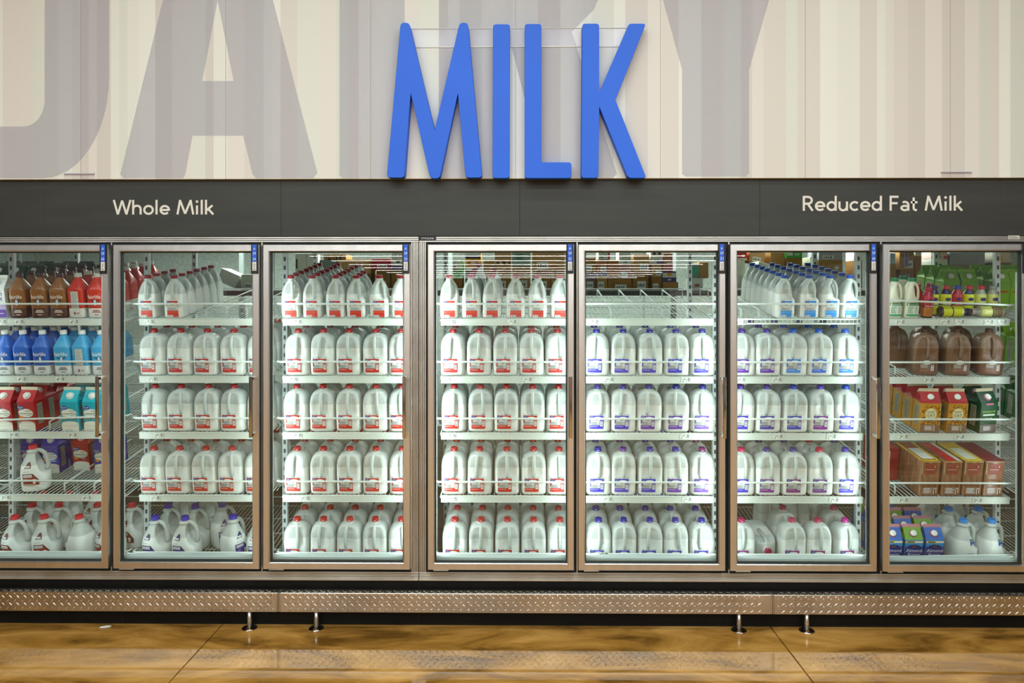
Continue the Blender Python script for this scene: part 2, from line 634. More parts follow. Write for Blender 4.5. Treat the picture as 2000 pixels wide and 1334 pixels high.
# clear plastic tabs at the foot of the wall panels
CLEAR = bpy.data.materials.new('clear_acrylic')
CLEAR.use_nodes = True
nt = CLEAR.node_tree
nt.nodes.clear()
o_ = node(nt, 'ShaderNodeOutputMaterial'); mx = node(nt, 'ShaderNodeMixShader'); mx.inputs[0].default_value = 0.015
tr = node(nt, 'ShaderNodeBsdfTransparent'); tr.inputs[0].default_value = (0.975, 0.97, 0.985, 1)
gl = node(nt, 'ShaderNodeBsdfGlossy'); gl.inputs['Roughness'].default_value = 0.15
nt.links.new(tr.outputs[0], mx.inputs[1]); nt.links.new(gl.outputs[0], mx.inputs[2]); nt.links.new(mx.outputs[0], o_.inputs[0])
for (a, c, lab) in ((126, 185, 'small clear plastic tab at the wall foot above the cooler, near the words Whole Milk'), (1837, 1897, 'small clear plastic tab at the wall foot, above the words Reduced Fat Milk')):
    mb = MB()
    mb.box((PX(a, WY), WY - .006, wall_bot + .002), (PX(c, WY), WY - .0025, wall_bot + .03), CLEAR)
    mb.box((PX(a, WY), WY - .0075, wall_bot + .026), (PX(c, WY), WY - .0025, wall_bot + .031), M('#b9b2c4', .4))
    tag(obj('plastic_tab', mb), lab, 'plastic tab')

# ------------------------------------------------------------------ the blue letters M I L K
BLUE = mottled('blue_painted_foam', '#1260dc', '#1a66e4', 2.0, 0.5, 0.55)


def roundpoly(pts, r, sharp=()):
    out = []
    n = len(pts)
    for i in range(n):
        p0, p1, p2 = Vector(pts[i - 1]), Vector(pts[i]), Vector(pts[(i + 1) % n])
        if i in sharp:
            out.append(tuple(p1)); continue
        a, c = (p0 - p1), (p2 - p1)
        rr = min(r, a.length * .45, c.length * .45)
        s, e = p1 + a.normalized() * rr, p1 + c.normalized() * rr
        for k in range(5):
            t = k / 4
            out.append(tuple(s * (1 - t) ** 2 + p1 * 2 * t * (1 - t) + e * t * t))
    return out


def zp(pts): return [(700 + a / 3.226, 20 + c / 3.226) for a, c in pts]


LY = -0.078
letters = {
    'M': (zp([(178, 1055), (266, 78), (320, 78), (480, 755), (638, 78), (690, 78), (780, 1055), (675, 1055), (627, 520), (512, 1060), (452, 1060), (329, 520), (290, 1055)]), (3, 8, 11)),
    'I': (zp([(848, 88), (955, 88), (952, 1058), (845, 1058)]), ()),
    'L': (zp([(1048, 86), (1153, 86), (1153, 958), (1342, 958), (1342, 1058), (1048, 1058)]), (2,)),
    'K': (zp([(1411, 84), (1517, 84), (1517, 517), (1705, 84), (1812, 84), (1620, 565), (1815, 1057), (1700, 1057), (1518, 607), (1512, 1057), (1404, 1057)]), (2, 5, 8)),
}
ordn = {'M': 'first and widest', 'I': 'second and narrowest, a plain upright bar', 'L': 'third, with a short foot', 'K': 'last, with two slanting arms'}
for ch, (pl, sharp) in letters.items():
    mb = MB()
    mb.prism(roundpoly(pxpoly(pl, LY), 0.016 if ch != 'M' else 0.02, sharp), LY, -0.024, BLUE, 0.0015)
    tag(obj('sign_letter', mb), 'thick blue letter %s on the striped wall, %s' % (ch, ordn[ch]), 'sign letter', 'blue wall sign letters')
mb = MB()
a, c = P(803, 56, -.023), P(1226, 91, -.023)
mb.box((a.x, -.0238, c.z), (c.x, -.0218, a.z), CLEAR)
mb.box((a.x, -.0236, c.z - .001), (c.x, -.0216, c.z + .005), M('#dedbd0', .5))
mb.box((a.x, -.0236, a.z - .002), (c.x, -.0216, a.z + .001), M('#c6c2b6', .3))
tag(obj('acrylic_strip', mb), 'clear acrylic strip behind the tops of the blue letters', 'mounting strip')

# ------------------------------------------------------------------ header band with its lettering
HY = 0.006
HT, HB = PZ(349.5, HY), PZ(461.5, HY)
LETTER = M('#e4e0d4', 0.6, name='cream_lettering')
seams = [-120, 85, 549, 1015, 1484, 1956, 2200]


def A(cx, cy, rx, ry, a0, a1, n=10): return arc(cx, cy, rx, ry, a0, a1, n)


# stroke alphabet: cap height 1, strokes as polylines of the pen centre; (advance, strokes)
GL = {
    'W': (1.22, [[(.08, 1), (.34, 0)], [(.34, 0.02), (.61, .96)], [(.61, .96), (.88, .02)], [(.88, 0), (1.14, 1)]]),
    'h': (.70, [[(.09, 0), (.09, 1)], A(.33, .37, .235, .235, 180, 0) + [(.565, .30), (.565, 0)]]),
    'o': (.74, [A(.36, .315, .27, .27, 0, 360, 24)]),
    'l': (.30, [[(.13, 0), (.13, 1.0)]]),
    'e': (.70, [[(.10, .31), (.60, .31)] + A(.35, .315, .265, .265, 0, 318, 20)]),
    'M': (1.18, [[(.07, 0), (.24, 1)], [(.24, .95), (.56, .05)], [(.56, .05), (.90, .95)], [(.90, 1), (1.07, 0)]]),
    'i': (.30, [[(.13, 0), (.13, .62)], [(.13, .86), (.13, .90)]]),
    'k': (.62, [[(.10, 0), (.10, 1.0)], [(.50, .62), (.14, .29)], [(.24, .37), (.56, 0)]]),
    'R': (.74, [[(.09, 0), (.09, 1)], [(.09, .93), (.36, .93)] + A(.36, .70, .23, .23, -90 + 180, -90, 10) + [(.09, .47)], [(.34, .46), (.62, 0)]]),
    'd': (.76, [[(.62, 0), (.62, 1.0)], A(.36, .315, .255, .265, 0, 360, 22)]),
    'u': (.70, [[(.09, .62), (.09, .30)] + A(.32, .27, .23, .24, 180, 360)[0:], [(.565, .62), (.565, 0)]]),
    'c': (.66, [A(.35, .315, .265, .265, 45, 315, 18)]),
    'F': (.66, [[(.09, 0), (.09, 1)], [(.09, .93), (.58, .93)], [(.09, .50), (.52, .50)]]),
    'a': (.66, [A(.31, .18, .215, .145, 0, 360, 18), [(.53, 0), (.53, .38)] + A(.32, .38, .21, .21, 0, 130, 9)]),
    't': (.50, [[(.20, .88), (.20, .20)] + A(.34, .19, .14, .15, 180, 290, 7), [(.02, .56), (.44, .56)]]),
    ' ': (.38, []),
}
# arcs above use screen-like angles; y is already upwards here, so R's bowl is rebuilt explicitly
GL['R'] = (.76, [[(.09, 0), (.09, 1)], [(.09, .93), (.36, .93)] + [(.36 + .225 * math.sin(t * math.pi / 10), .70 + .225 * math.cos(t * math.pi / 10)) for t in range(11)] + [(.09, .475)], [(.34, .46), (.64, 0)]])


def stroke_text(mb, body, x0, z0, x1, cap, y, mat, w=0.145):
    cnt = [0]
    ybase = y
    total = sum(GL[c][0] for c in body) - .12
    sx = (x1 - x0) / total
    x = x0
    hw = w * cap / 2
    for c in body:
        adv, strokes = GL[c]
        for st in strokes:
            pts = [Vector((x + a * sx, z0 + q * cap)) for a, q in st]
            if c == 'i' and len(st) == 2 and st[0][1] > .8:
                mid = (pts[0] + pts[1]) / 2
                k = len(mb.v)
                mb.v += [(mid.x + hw * 1.25 * math.cos(t * math.pi / 8), y, mid.y + hw * 1.25 * math.sin(t * math.pi / 8)) for t in range(16)]
                mb.face([k + t for t in range(16)], mat)
                continue
            for i in range(len(pts) - 1):
                d = (pts[i + 1] - pts[i])
                if d.length < 1e-6: continue
                d.normalize()
                n = Vector((-d.y, d.x)) * hw
                cnt[0] += 1
                y = ybase - .00012 * (cnt[0] % 9)
                k = len(mb.v)
                for p, sg in ((pts[i], 1), (pts[i], -1), (pts[i + 1], -1), (pts[i + 1], 1)):
                    q = p + n * sg
                    mb.v.append((q.x, y, q.y))
                mb.face([k, k + 1, k + 2, k + 3], mat)
                if i:
                    k = len(mb.v)
                    mb.v += [(pts[i].x + hw * math.cos(t * math.pi / 5), y - .00006, pts[i].y + hw * math.sin(t * math.pi / 5)) for t in range(10)]
                    mb.face([k + t for t in range(10)], mat)
        x += adv * sx


for i in range(len(seams) - 1):
    mb = MB()
    mb.bbox((PX(seams[i], HY) + .0001, HY, HB), (PX(seams[i + 1], HY) - .0001, HY + .03, HT), HEADER, 0.0015)
    o = obj('header_panel', mb)
    names = ['charcoal header panel at the far end above the cooler, beyond the Whole Milk panel', 'charcoal header panel lettered Whole Milk above the cooler', 'plain charcoal header panel under the blue letter M', 'plain charcoal header panel under the blue letter K', 'charcoal header panel lettered Reduced Fat Milk above the cooler', 'charcoal header panel at the end past Reduced Fat Milk']
    tag(o, names[i], 'header panel', None, 'structure')
    if i == 1:
        mb = MB(); z0 = PZ(418, HY - .001)
        stroke_text(mb, 'Whole Milk', PX(220, HY), z0, PX(415, HY), PZ(389.5, HY) - z0, HY - .001, LETTER)
        obj('lettering', mb, o)
    if i == 4:
        mb = MB(); z0 = PZ(412.5, HY - .001)
        stroke_text(mb, 'Reduced Fat Milk', PX(1567, HY), z0, PX(1877, HY), PZ(383.5, HY) - z0, HY - .001, LETTER)
        obj('lettering', mb, o)

# ------------------------------------------------------------------ cooler case frames, kick plate, bumper rail
FT, FB = PZ(461.8, 0), PZ(473, 0)          # fluted head rail
BT, BB = PZ(1117.5, 0), PZ(1133, 0)        # fluted sill


def fluted(mb, a, b, axis, n, y=0.0, d=0.03, mat=FLUTED):
    """bar with n raised ribs; axis 'x' ribs run along x"""
    (x0, z0), (x1, z1) = a, b
    mb.box((x0, y + .004, z0), (x1, y + d, z1), M('#57524b', .5, .8))  # darker base: shadow lines of the grooves put into the colour
    for k in range(n):
        if axis == 'x':
            h = (z1 - z0) / n
            mb.bbox((x0, y - .004, z0 + h * (k + .1)), (x1, y + .001, z0 + h * (k + .84)), mat, .001)
        else:
            w = (x1 - x0) / n
            mb.bbox((x0 + w * (k + .1), y - .004, z0), (x0 + w * (k + .84), y + .001, z1), mat, .001)


XL, XR = PX(-90, 0), PX(2030, 0)
XS = PX(818.3, 0)
cases = []
for nm, xa, xb, lab in (('l', XL, XS - .0012, 'steel framed glass door cooler holding the Whole Milk doors, numbered thirty-three to thirty-five'), ('r', XS + .0012, XR, 'steel framed glass door cooler with four doors, numbered twenty-nine to thirty-two')):
    c_ = empty('display_cooler', ((xa + xb) / 2, 0.05, 0))
    tag(c_, lab, 'cooler')
    off = Vector((-(xa + xb) / 2, -0.05, 0))
    cases.append((c_, off))

    def part(name, mb, parent=c_, off=off):
        o = obj(name, mb, parent)
        o.location = off
        return o
    mb = MB()
    fluted(mb, (xa, FB), (xb, FT), 'x', 3)
    part('head_rail', mb)
    mb = MB()
    fluted(mb, (xa, BB + .008), (xb, BT), 'x', 4)
    mb.bbox((xa, -.012, BB - .002), (xb, .0, BB + .008), FLUTED, .001)
    part('sill_rail', mb)
    mb = MB()
    if nm == 'l': fluted(mb, (PX(803, 0), BT), (xb, FB), 'z', 5)
    else: fluted(mb, (xa, BT), (PX(832.5, 0), FB), 'z', 4)
    part('side_rail', mb)
    # dark recess face behind the doors
    mb = MB()
    mb.box((xa, .006, FB), (xb, .02, PZ(486, 0)), DARK)
    mb.box((xa, .006, PZ(1105, 0)), (xb, .02, BT), DARK)
    zt, zb = PZ(486, 0), PZ(1105, 0)
    posts = [-82, 215.5, 509.5] if nm == 'l' else [1125, 1421.5, 1718.5, 2016]
    for p in posts:
        mb.box((PX(p - 13, 0), .006, zb), (PX(p + 13, 0), .02, zt), DARK)
        mb.box((PX(p + 1.0, 0), .0, BT), (PX(p + 3.2, 0), .006, FB), FLUTED)
    mb.box((PX(788, 0) if nm == 'l' else xa, .006, zb), (xb if nm == 'l' else PX(848, 0), .02, zt), DARK)
    part('gasket_frame', mb)
    # inner liner: posts, sill, head
    mb = MB()
    for p in posts:
        xx = PX(p, 0)
        mb.bbox((xx - .036, .021, PZ(1108, 0)), (xx + .036, .062, PZ(484, 0)), LINER, .003)
    if nm == 'l': mb.bbox((xb - .085, .021, PZ(1108, 0)), (xb, .062, PZ(484, 0)), LINER, .003)
    else: mb.bbox((xa, .021, PZ(1108, 0)), (xa + .07, .062, PZ(484, 0)), LINER, .003)
    part('inner_post_frame', mb)
    mb = MB()
    mb.bbox((xa, .021, PZ(1112, .03)), (xb, .075, PZ(1087.5, .03)), LINER, .003)
    part('inner_sill', mb)
    mb = MB()
    mb.box((xa, .021, PZ(484, 0)), (xb, .10, FT), LINER)
    part('inner_head', mb)
    # LED strips
    mb = MB()
    LEDM = M('#eef8f4', .3, name='led_cover')
    for p in posts:
        for sg in (-1, 1):
            mb.bbox((PX(p, 0) + sg * .038 - .006, .062, .35), (PX(p, 0) + sg * .038 + .006, .070, 1.9), LEDM, .001)
    part('light_strip', mb)
# brand plate
mb = MB()
x0, x1, z0, z1 = PX(819, 0), PX(852, 0), PZ(469, 0), PZ(462, 0)
mb.bbox((x0, -.0065, z0), (x1, -.004, z1), M('#1c1d20', .4), .0006)
decal(mb, [('text', 'STYLELINE', x0 + .012, z0 + .0045, .066, '#d8d8d8')], lambda x, z: -.0065)
o = obj('brand_plate', mb, cases[1][0]); o.location = cases[1][1]
o['label'] = 'small black plate with silver lettering'
mb = MB()
x0, x1 = PX(1968, 0), PX(1990, 0)
mb.box((x0, -.0052, PZ(469, 0)), (x1, -.004, PZ(461, 0)), M('#cfc8b8', .7))
decal(mb, greek(x0 + .004, PZ(468.4, 0), x1 - .004, PZ(462, 0), 3, INKG), lambda x, z: -.0052)
o = obj('sticker', mb, cases[1][0]); o.location = cases[1][1]

mb = MB()
mb.box((-5.2, .004, 0.0), (5.4, .03, BB - .002), BLACK)
for px in (240, 818, 1420):
    mb.box((PX(px, 0) - .001, .003, 0.0), (PX(px, 0) + .001, .0045, BB - .002), DARK)
struct('baseboard_front', mb)

# diamond tread bumper rail
RYF, RYB = -.074, -.02
RT, RB = PZ(1160, RYF), PZ(1198, RYF)


def lozenge(mb, c, d, n, L, W, H, mat):
    """raised diamond bar: centre c, long direction d, surface normal n"""
    d = Vector(d).normalized(); n = Vector(n).normalized(); w = d.cross(n)
    c = Vector(c); k = len(mb.v)
    for a, q in ((-1, 0), (-.35, -1), (.35, -1), (1, 0), (.35, 1), (-.35, 1)):
        mb.v.append(tuple(c + d * a * L + w * q * W))
    mb.v += [tuple(c - d * L * .55 + n * H), tuple(c + d * L * .55 + n * H)]
    for f in ((0, 1, 6), (1, 2, 7, 6), (2, 3, 7), (3, 4, 7), (4, 5, 6, 7), (5, 0, 6)):
        f = [k + q for q in f]
        a_, b_, c_ = (Vector(mb.v[q]) for q in f[:3])
        if (b_ - a_).cross(c_ - a_).dot(n) < 0: f = f[::-1]
        mb.face(f, mat, True)


def rail_section(xa, xb, legs, lab, first):
    root = empty('bumper_rail', ((xa + xb) / 2, (RYF + RYB) / 2, 0))
    off = -root.location
    tag(root, lab, 'bumper rail', 'diamond tread bumper rail sections')
    mb = MB()
    mb.bbox((xa, RYF, RB), (xb, RYB, RT), TREAD, .0025)
    px_ = .0393
    n = int((xb - xa) / px_) - 1
    h = RT - RB
    for i in range(n):
        x = xa + .03 + i * px_
        for zf in (.30, .68):
            lozenge(mb, (x, RYF, RB + h * zf + .006), (1, 0, -.95), (0, -1, 0), .0160, .0040, .0032, TREAD)
        for zf in (.12, .50, .88):
            L = .0160 if zf != .88 else .0095
            lozenge(mb, (x + px_ / 2, RYF, RB + h * zf), (1, 0, .85), (0, -1, 0), L, .0036, .0032, TREAD)
        lozenge(mb, (x, RYF + .015, RT), (1, .8, 0), (0, 0, 1), .0150, .0040, .0032, TREAD)
        lozenge(mb, (x + px_ / 2, RYF + .032, RT), (1, -.8, 0), (0, 0, 1), .0150, .0040, .0032, TREAD)
    o = obj('tread_plate', mb, root); o.location = off
    for px in legs:
        lx = P(px, 1210, -.05).x
        mb = MB()
        mb.lathe([(.0115, .004), (.0115, RB)], FLUTED, 16)
        l = obj('leg', mb, root); l.location = off + Vector((lx, -.047, 0))
        mb = MB()
        mb.lathe([(.040, .0), (.040, .004), (.036, .0065), (.016, .0075), (.0135, .014), (.0118, .014)], CHROME, 28)
        f = obj('floor_flange', mb, l)
    return root


xj = [PX(-120, RYF), PX(542.5, RYF), PX(1507, RYF), PX(2120, RYF)]
rail_section(xj[0], xj[1] - .001, [487], 'diamond tread bumper rail below the two leftmost doors, one leg in view', True)
rail_section(xj[1] + .012, xj[2] - .001, [617.5, 1443.5], 'longest diamond tread bumper rail, below the middle doors, between two legs', True)
rail_section(xj[2] + .012, xj[3], [1576], 'diamond tread bumper rail below the two rightmost doors, one leg in view', True)
for k in (1, 2):
    mb = MB()
    mb.bbox((xj[k] - .0005, RYF + .002, RB + .001), (xj[k] + .0115, RYB, RT - .001), FLUTED, .001)
    mb.box((xj[k] + .004, RYF + .001, RB + .001), (xj[k] + .007, RYF + .003, RT - .001), DARK)
    tag(obj('rail_joint_cover', mb), ['', 'narrow steel joint strip in the bumper rail, left of the middle legs', 'narrow steel joint strip in the bumper rail between the two right-hand legs'][k], 'joint strip')
# litter
mb = MB()
q = P(210, 1224, -.025)
mb.lathe([(.012, 0), (.024, .002), (.026, .004), (.018, .0065)], M('#e8e4d8', .8), 10)
o = obj('paper_scrap', mb, None, (q.x, -.045, 0.0005), (0, 0, .3)); o.scale = (1.25, .5, 1)
tag(o, 'small white scrap of paper on the floor under the bumper rail', 'litter')

# ------------------------------------------------------------------ doors
DY = -.045
DOORS = {35: (-76, 210.8), 34: (220.3, 506.2), 33: (513.3, 801.2), 32: (835.2, 1121.5), 31: (1129.5, 1417.3), 30: (1426.3, 1713.2), 29: (1724.2, 2011)}
ST = 13.6


def frame_loop(mb, x0, z0, x1, z1, prof, mat):
    """mitred frame: prof = list of (inset, y)"""
    loops = []
    for ins, y in prof:
        k = len(mb.v)
        mb.v += [(x0 + ins, y, z0 + ins), (x1 - ins, y, z0 + ins), (x1 - ins, y, z1 - ins), (x0 + ins, y, z1 - ins)]
        loops.append(k)
    for i in range(len(loops) - 1):
        a, b_ = loops[i], loops[i + 1]
        for j in range(4):
            mb.face([a + j, a + (j + 1) % 4, b_ + (j + 1) % 4, b_ + j], mat)


def make_door(num, xa, xb, parent, off):
    x0, x1 = P(xa, 588, DY).x, P(xb, 588, DY).x
    zt, zb = PZ(477.0, DY), PZ(1114.0, DY)
    w = ST * .00272
    mb = MB()
    frame_loop(mb, x0, zb, x1, zt, [(0, -.008), (0, DY + .004), (.003, DY), (w - .006, DY), (w - .0035, DY - .0015), (w, DY + .002), (w, -.020), (0, -.008)], STEEL)
    d = obj('cooler_door', mb, parent); d.location = off
    d['label'] = 'framed glass door numbered %d' % num
    mb = MB()
    frame_loop(mb, x0 + w - .001, zb + w - .001, x1 - w + .001, zt - w + .001, [(0, -.031), (.006, -.031), (.007, -.012), (0, -.012)], GASKET)
    obj('gasket', mb, d)
    mb = MB()
    mb.box((x0 + w - .003, -.030, zb + w - .003), (x1 - w + .003, -.024, zt - w + .003), GLASS)
    obj('glass_pane', mb, d)
    # handle
    hx = x1 - w * .62
    za, zz = PZ(736, -.11), PZ(856, -.11)
    mb = MB()
    hy = DY - .062
    mb.bbox((hx - .009, hy - .006, zz), (hx + .009, hy + .006, za), CHROME, .003)
    mb.bbox((hx - .007, hy, za - .020), (hx + .007, DY, za - .004), CHROME, .002)
    mb.bbox((hx - .007, hy, zz + .004), (hx + .007, DY, zz + .020), CHROME, .002)
    obj('handle', mb, d)
    # aisle number tag
    t0, t1 = x1 - w - .004, x1 - w * .12
    tz1, tz0 = PZ(476.5, DY), PZ(534.5, DY)
    mb = MB()
    mb.bbox((t0, DY - .008, tz0), (t1, DY - .0005, tz1), M('#17181c', .4), .001)
    cx = (t0 + t1) / 2
    hw = (t1 - t0) * .30
    bz = tz1 - (tz1 - tz0) * .60
    sh = [('rect', cx - hw, bz, cx + hw, tz1 - .003, '#1f5fd8'), ('rect', cx - hw, tz0 + .016, cx + hw, bz, '#d9d8d0'),
          ('text', 'A', cx - .0055, tz1 - .030, .011, '#eef3f8'), ('text', '29', cx - .0085, tz1 - .056, .017, '#eef3f8'), ('text', str(num), cx - .0085, tz1 - .086, .017, '#eef3f8')]
    zc = bz - .016
    sh += [('poly', [(cx - .006, zc), (cx + .001, zc + .006), (cx + .006, zc), (cx + .001, zc + .002)], INK), ('poly', [(cx - .006, zc - .010), (cx + .001, zc - .004), (cx + .006, zc - .010), (cx + .001, zc - .008)], INK),
           ('rect', cx - .005, zc - .022, cx + .005, zc - .019, INKG), ('rect', cx - .005, zc - .027, cx + .005, zc - .024, INKG)]
    decal(mb, sh, lambda x, z: DY - .008, .0003)
    obj('number_tag', mb, d)
    # bottom hinge plate
    mb = MB()
    mb.bbox((x0 + .03, DY + .004, zb - .007), (x0 + .11, -.010, zb - .0015), FLUTED, .001)
    obj('hinge_plate', mb, d)


for num, (xa, xb) in DOORS.items():
    c_, off = cases[0] if num >= 33 else cases[1]
    make_door(num, xa, xb, c_, off)

# ------------------------------------------------------------------ walk-in storeroom behind
PANEL = mottled('embossed_cooler_panel', '#aebbb0', '#c9d4ca', 40.0, 0.4, 0.55, bump=0.3)
mb = MB()
mb.box((-4.6, 3.0, 0), (4.8, 3.1, 2.6), PANEL)
for k in range(-4, 5):
    mb.box((k * 1.16 - .004, 2.996, 0), (k * 1.16 + .004, 3.0, 2.6), M('#7d8c84', .6))
struct('wall_storeroom_back', mb)
mb = MB(); mb.box((-4.6, .10, .0005), (4.8, 3.0, .004), mottled('storeroom_floor', '#4c4c48', '#62625c', 5, .6)); struct('floor_storeroom', mb)
mb = MB(); mb.box((-4.6, .10, 2.6), (4.8, 3.1, 2.68), PANEL); struct('ceiling_storeroom', mb)
mb = MB(); mb.box((-4.7, .03, 0), (-4.6, 3.1, 2.68), PANEL); struct('wall_storeroom_left', mb)
mb = MB(); mb.box((4.8, .03, 0), (4.9, 3.1, 2.68), PANEL); struct('wall_storeroom_right', mb)

# ------------------------------------------------------------------ sloped wire racks
TILT = math.radians(9.3)
SY = 0.168                                   # depth of the shelf fronts
SHELF_PY = {1: 622.3, 2: 735, 3: 845, 4: 968, 5: 1107}
SZ = {k: PZ(v, SY) for k, v in SHELF_PY.items()}
SHELF_NAME = {1: 'top', 2: 'second', 3: 'third', 4: 'fourth', 5: 'bottom'}
RACK_PX = {36: (-280, -62), 35: (-20, 243), 34: (273, 523), 33: (553, 803), 32: (862, 1112), 31: (1143, 1393), 30: (1434, 1684), 29: (1722, 1971), 28: (2004, 2254)}
DEPTH = 0.80


def place(num, sh, px, ly, z=0.0, Yref=None):
    """world location of a point on a shelf: px = where its top shows in the photo's row, ly = distance up the slope"""
    Y = SY + ly * math.cos(TILT)
    x = PX(px, (Yref if Yref is not None else Y))
    return Vector((x, Y - z * math.sin(TILT), SZ[sh] + ly * math.sin(TILT) + z * math.cos(TILT)))


def orient(spin=0.0, lean=0.0):
    return (Matrix.Rotation(TILT, 3, 'X') @ Matrix.Rotation(math.radians(lean), 3, 'Y') @ Matrix.Rotation(math.radians(spin), 3, 'Z')).to_euler()


_price = {}


def price_mesh(d):
    if d not in _price:
        mb = MB()
        sh = [('rect', 0, .004, .052, .032, '#e3e9e0'), ('text', d, .004, .008, {'1': .0020, '2': .0105, '3': .0105, '4': .0115}[d], INK), ('rect', .016, .021, .023, .026, INK), ('rect', .016, .015, .021, .017, INKG)]
        sh += greek(.026, .008, .034, .028, 4, INKG, .4, 5)
        sh += [('rect', .037, .010, .049, .025, '#6d7270'), ('rect', .040, .013, .046, .016, '#e3e9e0'), ('rect', .040, .019, .046, .022, '#e3e9e0'), ('rect', .037, .026, .049, .029, INK)]
        decal(mb, sh, lambda x, z: 0.0, .0002)
        _price[d] = mb.mesh('price_label')
    return _price[d]


PRICE = {(35, 1): [(5, '3'), (39, '4'), (146, '4')], (35, 2): [(44, '4'), (119, '4')], (35, 3): [(28, '3'), (143, '3')], (35, 4): [(12, '3'), (171, '4')],
         (34, 1): [(293, '1')], (34, 2): [(298, '2')], (34, 3): [(311, '2')], (34, 4): [(304, '2')],
         (33, 1): [(581, '1')], (33, 2): [(573, '2')], (33, 3): [(581, '2')], (33, 4): [(596, '2')],
         (32, 1): [(880, '1'), (1000, '1')], (32, 2): [(873, '2'), (1030, '2')], (32, 3): [(882, '2')], (32, 4): [(883, '2')],
         (31, 1): [(1160, '1')], (31, 2): [(1189, '2'), (1339, '2')], (31, 3): [(1337, '2')], (31, 4): [(1186, '2'), (1341, '2')], (31, 5): [(1177, '2')],
         (30, 1): [(1447, '1')], (30, 2): [(1446, '2'), (1517, '2')], (30, 3): [(1519, '2'), (1623, '2')], (30, 4): [(1628, '2')],
         (29, 1): [(1757, '3'), (1845, '2'), (1873, '1'), (1930, '1'), (1956, '1')], (29, 2): [(1813, '3')], (29, 3): [(1763, '3'), (1873, '3')], (29, 4): [(1763, '3'), (1908, '3')]}
LANES = {(31, 1): 4, (34, 1): (0.50, 0.66, 0.82), (35, 3): (36, 97, 165.5), (35, 4): (19.5, 126, 184), (30, 1): (0.06, .2), (29, 2): (0.02, .12), (29, 3): (0.02, .12), (29, 4): (0.02, .12)}


